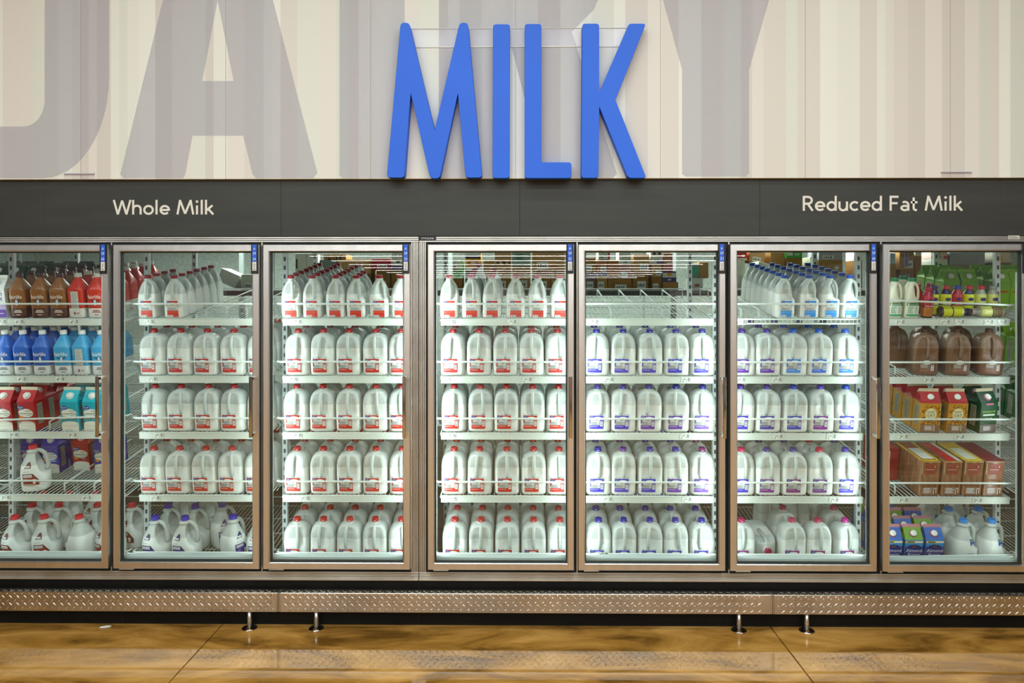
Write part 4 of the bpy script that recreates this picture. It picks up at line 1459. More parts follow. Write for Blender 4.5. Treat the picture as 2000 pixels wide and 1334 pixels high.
def bottle_label(kind):
    k = ('b', kind)
    if k in _lab: return _lab[k]
    mb = MB()
    lo, dark = {'brown': ('#e6dfd6', '#3a211a'), 'red': ('#9a3026', '#3c3c40'), 'blue': ('#44464c', '#1c2f66'), 'cyan': ('#44464c', '#1c4f7a')}[kind]
    sh = [('text', 'fairlife', -.038, .112, .070, '#efe9df'),
          ('poly', [(-.026, .106), (-.008, .101), (-.008, .096), (-.022, .099)], '#2a1c1e'), ('poly', [(.026, .106), (.008, .101), (.008, .096), (.022, .099)], '#2a1c1e'),
          ('ell', 0, .092, .0098, .017, '#2a1c1e'), ('ell', 0, .094, .0072, .0125, '#b9cbe0'), ('ell', 0, .0775, .0065, .0042, '#e8eef2')]
    for q, (w, z) in enumerate(((.034, .044), (.042, .038), (.046, .032), (.024, .018))):
        sh.append(('rect', -w / 2 + .004, z, w / 2 + .004, z + .003, lo))
    decal(mb, sh, front_surf(BOT, 6), .0003)
    _lab[k] = mb.mesh('label')
    return _lab[k]


def bottle_back_label():
    k = 'bb'
    if k in _lab: return _lab[k]
    mb = MB()
    sh = [('rect', -.022, .052, .022, .152, '#c9cec6')] + greek(-.019, .056, .019, .148, 12, INKG, .35, 8) + [('rect', -.010, .020, -.002, .036, '#8a3c38')] + barcode(.004, .018, .022, .038)
    decal(mb, sh, front_surf(BOT, 6), .0003)
    _lab[k] = mb.mesh('label')
    return _lab[k]


def put(o_mesh, name, num, sh, px, row, spin, S_d, pitch, h, yo=0.0):
    ly = .008 + S_d * (1 + .3 * abs(math.sin(math.radians(2 * spin)))) + row * pitch + yo
    Yc = SY + (ly - row * pitch) * math.cos(TILT) - h * .6 * math.sin(TILT)
    lo = place(num, sh, 1000, ly); lo.x = PX(px, Yc)
    o = obj(name, o_mesh); o.location = lo; o.rotation_euler = orient(spin)
    return o


def bottle(sh, px, col, row, base, top, cap, kind, lab, spin=0, back=False, group=None):
    o = put(bottle_mesh(base, top), 'milk_bottle', 35, sh, px, 0, spin, .0475, 0, .25)
    o.location += Vector((0, math.cos(TILT), math.sin(TILT))) * row * .1035
    tag(o, lab, 'milk bottle', group)
    obj('cap', cap_mesh(cap, .0185, .229, .022), o)
    if row == 0: obj('label', bottle_back_label() if back else bottle_label(kind), o)
    return o


for c, (px, kind) in enumerate([(41, 'brown'), (82, 'brown'), (119, 'brown'), (155, 'red'), (192, 'red')]):
    for r_ in range(5 if kind == 'brown' else 7):
        br = kind == 'brown'
        bottle(1, px, c, r_, '#4b2c22' if br else '#d4d2cc', '#8c5a2e' if br else '#c8301e', '#4d2a20' if br else '#cfcbc0', kind,
               '%s bottle, %s row, %s column, top shelf behind door thirty-five' % ('brown chocolate milk' if br else 'red-sleeved milk', ORD[r_], ORD[c]), spin=[0, 2, 2, -4, 3][c] if r_ == 0 else 0, back=(c == 3),
               group='plastic milk bottles on the top shelf behind door thirty-five')
for c, (px, kind) in enumerate([(13, 'blue'), (48, 'blue'), (86, 'blue'), (127, 'cyan'), (163, 'cyan'), (200, 'cyan')]):
    for r_ in range(3):
        bottle(2, px, c, r_, '#cfd3d0', '#1c5fc0' if kind == 'blue' else '#3aa0d2', '#d6d8d2', kind,
               '%s-sleeved milk bottle, %s row, %s column, second shelf behind door thirty-five' % ('dark-blue' if kind == 'blue' else 'sky-blue', ORD[r_], ORD[c]), spin=[0, 2, 3, 3, -3, 2][c] if r_ == 0 else 0, back=(c == 4),
               group='plastic milk bottles on the second shelf behind door thirty-five')


# ------------------------------------------------------------------ gable-top cartons
def carton_mesh(w, d, h, side, roof, fin, hb=.70):
    mb = MB()
    zb, zr, zt = h * hb, h * .93, h
    x0, x1, y0, y1 = -w / 2, w / 2, -d / 2, d / 2
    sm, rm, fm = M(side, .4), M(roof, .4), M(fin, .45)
    mb.bbox((x0, y0, 0), (x1, y1, zb), sm, .0015)
    k = len(mb.v)
    fx = w / 2 * .97
    mb.v += [(x0 + .001, y0 + .001, zb), (x1 - .001, y0 + .001, zb), (x1 - .001, y1 - .001, zb), (x0 + .001, y1 - .001, zb), (-fx, -.0035, zr), (fx, -.0035, zr), (fx, .0035, zr), (-fx, .0035, zr),
             (x1 - .022, 0, zb + (zr - zb) * .45), (x0 + .022, 0, zb + (zr - zb) * .45)]
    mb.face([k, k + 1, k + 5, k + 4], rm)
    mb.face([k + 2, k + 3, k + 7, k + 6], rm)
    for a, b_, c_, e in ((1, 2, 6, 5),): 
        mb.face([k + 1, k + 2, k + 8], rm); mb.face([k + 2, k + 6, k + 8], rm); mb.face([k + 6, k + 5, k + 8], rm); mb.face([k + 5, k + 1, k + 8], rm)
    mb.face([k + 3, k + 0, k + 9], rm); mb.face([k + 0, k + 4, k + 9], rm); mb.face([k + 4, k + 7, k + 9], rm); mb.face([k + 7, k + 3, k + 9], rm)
    mb.bbox((-fx, -.0035, zr - .001), (fx, .0035, zt), fm, .0008)
    return mb.mesh('carton_body')


def spout_mesh(w, d, h, hb=.70, col='#dfe0da', ring=None):
    """round screw cap on the sloping front of the roof"""
    mb = MB()
    zb, zr = h * hb, h * .93
    ang = math.atan2(zr - zb, d / 2)
    p = Vector((.0, -d / 4 - .001, (zb + zr) / 2))
    Rm = Matrix.Rotation(ang, 3, 'X')
    t = MB()
    if ring: t.lathe([(.021, 0), (.021, .0012)], M(ring, .4), 20)
    t.lathe([(.0165, 0), (.0165, .012), (.0145, .0135), (.001, .0135)], M(col, .35), 20)
    off = len(mb.v)
    mb.v += [tuple(p + Rm @ Vector(v)) for v in t.v]
    for f, m, q in zip(t.f, t.m, t.sm): mb.face([off + i for i in f], t.mats[m], q)
    return mb.mesh('cap')


def carton_label(key, w, d, shapes, side=True, h=.24, sidecol='#9a9c88'):
    k = ('c', key)
    if k not in _lab:
        mb = MB()
        decal(mb, shapes, lambda x, z: -d / 2, .0003)
        if side:   # nutrition panel on both sides
            for sg in (-1, 1):
                t = MB()
                decal(t, [('rect', -d * .22, h * .14, d * .2, h * .62, sidecol)] + greek(-d * .19, h * .16, d * .17, h * .60, 9, '#4a4c44', .35, 6), lambda x, z: 0, .0003)
                off = len(mb.v)
                for (x, y, z) in t.v: mb.v.append((sg * (w / 2 - y), x * sg, z))
                for f, m, q in zip(t.f, t.m, t.sm): mb.face([off + i for i in f], t.mats[m], q)
        _lab[k] = mb.mesh('printed_panels')
    return _lab[k]


_cart = {}


def carton(name, key, num, sh, px, row, spin, dims, cols, shapes, lab, group, pitch=None, yo=0, side=True, ring=None, lift=None, cat='carton'):
    w, d, h = dims
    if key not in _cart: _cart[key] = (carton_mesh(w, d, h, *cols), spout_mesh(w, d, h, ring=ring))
    pitch = pitch or d + .009
    o = put(_cart[key][0], name, num, sh, px, row, spin, d / 2, pitch, h, yo)
    tag(o, lab, cat, group)
    obj('cap', _cart[key][1], o)
    obj('printed_panel', carton_label(key, w, d, shapes, side, h), o)
    return o


def lf_shapes(c, dk, txt):
    w = .0485
    return [('rect', -w, .0, w, .048, '#d8d9cc'), ('ell', 0, .046, .046, .013, '#d8d9cc'), ('ell', .0, .040, .044, .010, '#b9bdb2'), ('ell', .0, .043, .043, .010, '#d8d9cc'), ('rect', -.035, .006, .01, .008, INKG),
            ('ell', .0, .105, .044, .026, '#dde0d2'), ('ell', -.026, .136, .019, .0125, '#1f3a8c'), ('text', 'Great', -.042, .136, .030, '#e9ecf2'), ('text', 'Value', -.038, .127, .022, '#e9ecf2'),
            ('rect', .0, .117, .034, .120, c), ('text', 'Lactose Free', -.041, .099, .082, INK), ('rect', .006, .092, .032, .094, c), ('ell', -.026, .080, .013, .009, '#d98a2e'), ('rect', -.008, .071, .040, .082, dk), ('text', txt, .001, .0735, .034, '#e6e6e0')]


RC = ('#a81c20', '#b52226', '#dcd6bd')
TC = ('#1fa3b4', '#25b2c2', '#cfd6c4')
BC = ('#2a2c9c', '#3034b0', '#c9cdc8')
D3 = (.099, .096, .245)
for c, px in enumerate((15, 61)):
    for r_ in range(5):
        carton('milk_carton', 'lf_red', 35, 3, px, r_, -4 if c else 0, D3, RC, lf_shapes('#a82428', '#7c1418', 'Original'), 'red lactose-free milk carton, %s row, %s column, third shelf behind door thirty-five' % (ORD[r_], ['left', 'right'][c]), 'lactose-free milk cartons behind door thirty-five', ring='#e4d8cc')
for c, px in enumerate((144, 187)):
    for r_ in range(3):
        carton('milk_carton', 'lf_teal', 35, 3, px, r_, -2, D3, TC, lf_shapes('#1f8c9c', '#15808e', 'Reduced'), 'teal lactose-free milk carton, %s row, %s column, third shelf behind door thirty-five' % (ORD[r_], ['left', 'right'][c]), 'lactose-free milk cartons behind door thirty-five', ring='#d8e4dc')
for c, (px, k) in enumerate(((66, 'b'), (106, 'b'), (165, 'r'), (206, 'b'))):
    for r_ in range(2):
        if k == 'b': carton('milk_carton', 'lf_blue', 35, 4, px, r_, 0, D3, BC, lf_shapes('#2c3aa0', '#2a86c8', 'Fat Free'), 'dark blue lactose-free carton, %s row, %s of the blue ones, fourth shelf' % (ORD[r_], {0: 'first', 1: 'second', 3: 'last'}[c]), 'lactose-free milk cartons behind door thirty-five', yo=.30, ring='#c4c8d8')
        else: carton('milk_carton', 'lf_red', 35, 4, px, r_, 0, D3, RC, lf_shapes('#a82428', '#7c1418', 'Original'), 'red lactose-free carton, %s row, between blue cartons on the fourth shelf' % ORD[r_], 'lactose-free milk cartons behind door thirty-five', yo=.34, ring='#e4d8cc')
gs = [('rect', -.0485, .004, .0485, .050, '#5a2f9c'), ('poly', [(-.0485, .050), (.0485, .050), (.0485, .082), (.0, .070), (-.0485, .056)], '#b9a4d4'), ('text', 'Goat', -.036, .128, .072, '#3c2f8c'), ('text', 'Milk', -.034, .100, .070, '#3c2f8c'), ('rect', .01, .026, .034, .030, '#d4c4e8'), ('rect', -.03, .018, -.005, .022, '#d4c4e8'), ('rect', -.02, .154, .03, .158, '#9a8cb8')]
for r_ in range(1):
    carton('milk_carton', 'goat', 35, 1, 3, r_, 0, (.097, .095, .24), ('#e3e4e0', '#dfe0dc', '#e8e8e2'), gs, 'white and purple goat milk carton, %s row, far left of the top shelf' % ORD[r_], 'goat milk cartons behind door thirty-five')
dgs = [('rect', -.04, .08, .04, .12, '#0f3a2c')]
for c, (px, nr) in enumerate(((8, 36), (41, 36), (74, 36), (121, 35), (154, 35))):
    for r_ in range(2):
        carton('milk_carton', 'dkgreen', nr, 1, px, r_, 0, (.099, .096, .245), ('#12382c', '#1a4838', '#4c5c50'), dgs, 'dark green carton at the back of the top shelf, %s of the line, %s row' % (ORD[c], ORD[r_]), 'dark green cartons behind the chocolate milk', yo=.56)

# ------------------------------------------------------------------ door 29 cartons, packs, bottles
OC = ('#b9862f', '#a82a2c', '#cbbfa0')
ro = random.Random(2)
oat = [('rect', -.051, .0, .051, .165, '#c08a2e')]
for i in range(90):
    a, c = ro.uniform(-.047, .047), ro.uniform(.046, .158)
    oat.append(('ell', a, c, .0036, .0022, ro.choice(['#e0b35a', '#9a6420', '#d9c48a', '#a8701f'])))
oat += [('ell', .0, .108, .030, .034, '#e0d8a8'), ('text', 'PLANET', -.022, .118, .044, INK), ('rect', -.018, .115, .018, .1162, INK), ('text', 'OAT', -.024, .093, .048, INK), ('rect', -.016, .086, .016, .088, INKG),
        ('rect', -.051, .0, .051, .048, '#7d6350'), ('rect', -.030, .014, .016, .042, '#9a8a80')] + greek(-.028, .016, .014, .040, 4, '#d8d0c8', .45, 3) + [('rect', .020, .012, .024, .044, '#cfc6bc')]
oat = oat[:1] + oat[1:]
DO = (.108, .100, .242)
carton_oat = []
for c, (px, sp) in enumerate(((1811, -4), (1862, 0))):
    for r_ in range(4 if c == 0 else 2):
        carton('oat_milk_carton', 'oat', 29, 3, px, r_, sp if r_ == 0 else 0, DO, OC if c == 0 else OC, oat, 'golden oat milk carton, %s row, %s column, third shelf of the rightmost door' % (ORD[r_], ['left', 'right'][c]), 'oat milk cartons behind the rightmost door', side=True, pitch=.112)
bg = [('rect', -.051, .0, .051, .170, '#124a2a'), ('text', 'bettergoods', -.040, .118, .080, '#a4d82e'), ('rect', -.036, .098, .036, .108, '#d8e4d0'), ('text', 'Oatmilk', -.020, .080, .042, '#dfe8da'), ('rect', -.022, .160, .022, .170, '#c9608a'), ('rect', -.051, .0, .051, .048, '#6a5c58'), ('rect', -.03, .012, .02, .04, '#8a8486')] + greek(-.028, .014, .018, .038, 4, '#d8d0c8', .45, 3)
for r_ in range(2):
    carton('oat_milk_carton', 'bettergoods', 29, 3, 1919, r_, 10, DO, ('#114428', '#0f3f26', '#c9bfa0'), bg, 'dark green oat milk carton with pink cap panel, %s row, third shelf' % ORD[r_], 'green oat milk cartons', side=True, ring='#c9608a')

# shrink-wrapped slabs on the fourth shelf
TOPS = [('#8a3a2a', '#e0c020', '#dfe4dc'), ('#6a5a40', '#c01c24', '#d8cfc0'), ('#c9a020', '#e0c840', '#d8dccc'), ('#7a1c28', '#7a1c28', '#8a2a34')]
for c, (px, (t0, t1, t2)) in enumerate(zip((1818, 1861, 1902, 1943), TOPS)):
    w, d, h = .108, .30, .205
    mb = MB()
    mb.bbox((-w / 2, -d / 2, 0), (w / 2, d / 2, h), mottled('brown_wrapped_goods_%d' % c, '#6d4a36', '#9a6f50', 14, .2, .3, stretch=(3, 3, .5)), .004)
    o = put(mb.mesh('wrapped_pack'), 'wrapped_pack', 29, 4, px, 0, 0, d / 2, .31, h)
    o.location.x = PX(px - 3, .165)
    tag(o, ['brown wrapped pack with yellow-edged top and white panel, first on the fourth shelf', 'brown wrapped pack with bright red and white top, second on the fourth shelf', 'brown wrapped pack with yellow top and white panel, third on the fourth shelf', 'brown wrapped pack with dark maroon top, last on the fourth shelf'][c], 'wrapped pack', 'wrapped packs on the fourth shelf')
    mb = MB()
    mb.box((-w / 2 + .003, -d / 2 + .003, h), (w / 2 - .003, d / 2 - .003, h + .0006), M(t0, .3))
    if c in (0, 2):
        for a in ((-w / 2 + .003, -w / 2 + .014), (w / 2 - .014, w / 2 - .003)): mb.box((a[0], -d / 2 + .003, h), (a[1], d / 2 - .003, h + .0012), M(t1, .3))
        mb.box((-w / 2 + .003, -d / 2 + .003, h), (w / 2 - .003, -d / 2 + .02, h + .0012), M(t1, .3))
        mb.box((-w / 2 + .024, -d / 2 + .035, h), (w / 2 - .02, d / 2 - .1, h + .0018), M(t2, .3))
    elif c == 1:
        mb.box((-w / 2 + .02, -d / 2 + .003, h), (w / 2 - .032, d / 2 - .01, h + .0012), M(t1, .3))
        mb.box((w / 2 - .030, -d / 2 + .003, h), (w / 2 - .008, d / 2 - .01, h + .0012), M(t2, .3))
    obj('printed_top', mb, o)
    mb = MB()
    decal(mb, [('rect', -.032, .128, .030, .190, '#8a3c30'), ('rect', -w / 2 + .006, .128, -w / 2 + .010, .196, '#cbb48c'), ('rect', -w / 2 + .004, h - .006, w / 2 - .004, h - .003, '#d8c070' if c != 3 else '#a89888'), ('rect', -.036, .014, .020, .052, '#8b7c74')] + greek(-.030, .018, .016, .050, 4, '#d5cdc6', .5, 7 + c) + [('rect', .024, .012, .028, .050, '#d9cfc0'), ('rect', .024, .046, .040, .050, '#d9cfc0'), ('rect', .036, .018, .040, .050, '#d9cfc0'), ('rect', -.03, .155, .02, .158, '#d0b8a0'), ('rect', .02, .168, .024, .178, '#e0d0c0')], lambda x, z: -d / 2, .0003)
    obj('printed_panel', mb, o)
mb = MB(); mb.bbox((-.05, -.12, 0), (.05, .12, .2), M('#8c1f26', .4), .003)
decal(mb, [('rect', -.030, .09, -.005, .18, '#d8ccb8')] + greek(-.028, .095, -.008, .175, 3, INK, .5, 3), lambda x, z: -.12, .0003)
o = put(mb.mesh('box'), 'product_box', 29, 4, 1743, 1, 0, .12, .22, .2)
o.location.x = 2.162
tag(o, 'dark red box with a cream panel, behind the first wrapped pack', 'box')

# almond cartons
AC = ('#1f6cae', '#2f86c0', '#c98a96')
al = [('rect', -.0485, .0, .0485, .128, '#2458a0'), ('rect', -.0485, .128, .0485, .163, '#2a8ac0'), ('rect', -.0485, .147, .0485, .159, '#d8c86a'), ('rect', -.040, .149, .0, .157, '#6a5420'), ('rect', .006, .149, .044, .157, '#dfe4e0'), ('ell', 0, .120, .036, .018, '#232a66'), ('rect', -.0485, .03, .0485, .120, '#232c72'), ('ell', 0, .126, .014, .006, '#5a4a40'),
      ('text', 'Almond', -.044, .094, .088, '#d4d6dc'), ('text', 'Breeze', -.032, .072, .066, '#c9ccd6'), ('rect', .03, .040, .046, .060, '#dfe4e0'), ('rect', -.0485, .0, .0485, .03, '#4a8a3a')]
ra = random.Random(4)
for c, px in enumerate((1737, 1777, 1817)):
    for r_ in range(4):
        if c == 2 and r_ == 3: continue
        carton('almond_milk_carton', 'almond' + ('g' if (c + r_) % 2 else ''), 29, 5, px, r_, 0, (.100, .096, .235), (AC[0], '#6a9a3a' if (c + r_) % 2 else '#2460b0', AC[2]), al, 'blue almond milk carton with pink top edge, %s row, %s column, bottom shelf' % (ORD[r_], ORD[c]), 'almond milk cartons on the bottom shelf', ring='#9a3a52')

# small drink bottles, top shelf of door 29
mb0 = MB()
prof = [(.026, 0), (.030, .003), (.0312, .010), (.0312, .055), (.030, .060), (.0312, .066), (.0312, .110), (.028, .124), (.020, .140), (.016, .148), (.0155, .158)]


def drink_mesh(cols):
    mb = MB()
    zs = [(0, .016, cols[0]), (.016, .058, cols[1]), (.058, .080, cols[2]), (.080, .118, cols[3]), (.118, .16, cols[4])]
    n = 24
    for i in range(len(prof) - 1):
        zc = (prof[i][1] + prof[i + 1][1]) / 2
        col = [c for a, b_, c in zs if a <= zc < b_][0]
        k = len(mb.v)
        for rr_, zz in (prof[i], prof[i + 1]):
            mb.v += [(rr_ * math.cos(2 * math.pi * j / n), rr_ * math.sin(2 * math.pi * j / n), zz) for j in range(n)]
        for j in range(n): mb.face([k + j, k + (j + 1) % n, k + n + (j + 1) % n, k + n + j], M(col, .25), True)
    mb.lathe([(.001, .0015), (.026, 0)], M(cols[0], .3), 24, captop=False, capbot=False)
    return mb.mesh('drink_bottle_body')


def drink_label():
    if 'dl' not in _lab:
        mb = MB()
        s_ = lambda x, z: -math.sqrt(max(1e-6, .0316 ** 2 - x * x))
        decal(mb, [('text', 'PROTEIN', -.022, .064, .044, '#e6e8ee'), ('ell', 0, .096, .016, .010, '#2a2a60'), ('rect', -.012, .03, .012, .034, '#2a2a60')], s_, .0003)
        _lab['dl'] = mb.mesh('label')
    return _lab['dl']


YB = drink_mesh(['#3a2c28', '#c9cf2a', '#2c2658', '#cdd22c', '#2a2856'])
RB_ = drink_mesh(['#3a2018', '#a8641c', '#9a1c34', '#b8283c', '#a02038'])
CB_ = drink_mesh(['#b9a8a4', '#7a6a4a', '#4a4438', '#c9cc70', '#9a9a8c'])
n_ = 0
for (px, row, mesh, cap, yo, desc) in [(1812, 0, RB_, '#a01c34', 0, 'red and amber drink bottle, front row, beside the cream bottles'), (1835, 0.9, YB, '#2a2856', 0, 'yellow and dark blue drink bottle standing behind the toppled one'), (1860, 0.9, YB, '#b0202e', 0, 'yellow drink bottle with red cap, standing, second of its row'),
                                 (1882, 0.9, RB_, '#24348c', 0, 'red drink bottle with blue cap, standing, third of its row'), (1905, 0.9, YB, '#b0202e', 0, 'yellow drink bottle with red cap, standing, fourth of its row'), (1929, 0.9, CB_, '#b0202e', 0, 'pale drink bottle with red cap, standing, fifth of its row'), (1953, 0.9, CB_, '#8a8c88', 0, 'pale drink bottle with grey cap, standing, last of its row'),
                                 (1818, 2.0, RB_, '#b0202e', 0, 'red drink bottle in the second standing row, behind the amber one'), (1842, 2.0, RB_, '#a01c34', 0, 'red drink bottle in the second standing row, next to green cartons')]:
    o = put(mesh, 'drink_bottle', 29, 1, px, row, 0, .034, .075, .17)
    tag(o, desc, 'drink bottle', 'small drink bottles on the top shelf')
    obj('cap', cap_mesh(cap, .0185, .152, .018), o)
    if row < 1: obj('label', drink_label(), o)
for (px, mesh, desc, flip) in [(1862, YB, 'yellow and blue drink bottle lying on its side at the shelf front', 1), (1926, CB_, 'pale yellow drink bottle lying on its side, nearer the end post', -1)]:
    o = obj('drink_bottle', mesh)
    ly = .045
    lo = place(29, 1, 1000, ly, .0325)
    Yc = SY + ly
    o.location = (PX(px, Yc) - flip * .082, lo.y, lo.z)
    o.rotation_euler = (Matrix.Rotation(TILT, 3, 'X') @ Matrix.Rotation(flip * math.pi / 2, 3, 'Y')).to_euler()
    obj('cap', cap_mesh('#3a2c30' if flip > 0 else '#b0a49c', .0185, .152, .018), o)
    tag(o, desc, 'drink bottle', 'small drink bottles on the top shelf')
lg = [('rect', -.04, .03, .04, .12, '#6fa41f'), ('rect', -.036, .10, .036, .11, '#a83a30')]
for c, (px, nr) in enumerate(((1850, 29), (1885, 29), (1948, 28), (1981, 28), (2014, 28))):
    for r_ in range(3):
        o = carton('milk_carton', 'lime', nr, 1, px, r_, 0, (.099, .096, .235), ('#6b9f24', '#7cb02c', '#7cb02c'), lg, 'lime green carton behind the drink bottles, %s of the line, %s row' % (ORD[c], ORD[r_]), 'lime green cartons on the top shelf', yo=.30)
for r_ in range(4):
    carton('milk_carton', 'lime', 28, 2, 2040, r_, 0, (.099, .096, .235), ('#6b9f24', '#7cb02c', '#7cb02c'), lg, 'lime green carton past the end post on the second shelf, %s row' % ORD[r_], 'lime green cartons on the second shelf')
    carton('milk_carton', 'deepgreen', 28, 3, 2040, r_, 0, (.099, .096, .235), ('#1f5a30', '#2a6a38', '#8a9a70'), [('rect', -.03, .06, .03, .12, '#8a4a3a')], 'deep green carton past the end post on the third shelf, %s row' % ORD[r_], 'deep green cartons on the third shelf')
for r_ in range(3):
    one('gal', 28, 5, 2036, r_, 0, 0, '#2380cc', None, 'gallon milk jug past the end post on the bottom shelf, %s row' % ORD[r_], group='jugs beyond the rightmost door', pitch=.155)

# ------------------------------------------------------------------ storeroom shelf with cardboard boxes, seen above the top shelves
SB = 1.62
zs_ = PZ(567.5, SB)
mb = MB()
mb.bbox((-4.3, SB - .22, zs_ - .035), (4.5, SB + .62, zs_ - .001), M('#1e2a28', .6), .003)
for x in (-4.2, -2.32, -.58, 1.27, 2.1, 4.3):
    mb.bbox((x - .02, SB + .55, 0), (x + .02, SB + .59, 2.45), M('#9aa6a2', .5), .002)
tag(obj('storage_shelf', mb), 'long dark storage shelf carrying cardboard boxes behind the cooler racks', 'shelf')
_bx = [0]
CARD = {}


def cardmat(c):
    if c not in CARD: CARD[c] = mottled('cardboard_' + c.strip('#'), c, '#%02x%02x%02x' % tuple(min(255, int(int(c[i:i + 2], 16) * 1.1)) for i in (1, 3, 5)), 9, .75, .85)
    return CARD[c]


def cbox(x0, y0, x1, y1, col, lab, st='tag', rot=0, cat='cardboard box', dy=0.0, group=None, sh=None):
    Y = SB + dy + .001 * (_bx[0] % 3) - (.20 if rot == 18.5 else 0)
    _bx[0] += 1
    a, b_ = P(x0, y1, Y), P(x1, y0, Y)
    w, h = b_.x - a.x, b_.z - a.z
    dp = min(.4, max(.18, w * 1.2))
    mb = MB()
    mb.bbox((-w / 2, 0, 0), (w / 2, dp, h), cardmat(col), .002)
    o = obj('cardboard_box', mb, None, ((a.x + b_.x) / 2, Y, a.z + (.004 if rot else .0005)), (0, math.radians(rot), 0))
    tag(o, lab, cat, group or 'boxes on the storage shelf')
    s = []
    if st in ('tag', 'flap'):
        s += [('rect', -w / 2 + .002, h * .96 - .002, w / 2 - .002, h * .96, '#7a5a30')]
        tx = -w / 2 + w * (.12 + .3 * random.random())
        s += [('rect', tx, h * .10, tx + min(.085, w * .55), h * .10 + min(.055, h * .4), '#e3e4dc')]
        q = min(.085, w * .55) / 5
        hh = min(.055, h * .4)
        for k in range(4): s.append(('rect', tx + q * (.5 + k), h * .10 + hh * .25, tx + q * (1.05 + k), h * .10 + hh * (.6 + .1 * (k % 2)), INK))
    if sh: s += [(t[0],) + tuple(v * (w if i % 2 == 0 else h) if t[0] == 'rect' else v for i, v in enumerate(t[1:-1])) + (t[-1],) if t[0] == 'rect' else
                 (t[0], t[1] * w, t[2] * h, t[3] * w, t[4] * h, t[-1]) for t in sh]
    if s:
        mb = MB(); decal(mb, s, lambda x, z: 0, .0004)
        obj('printed_panel', mb, o)
    return o


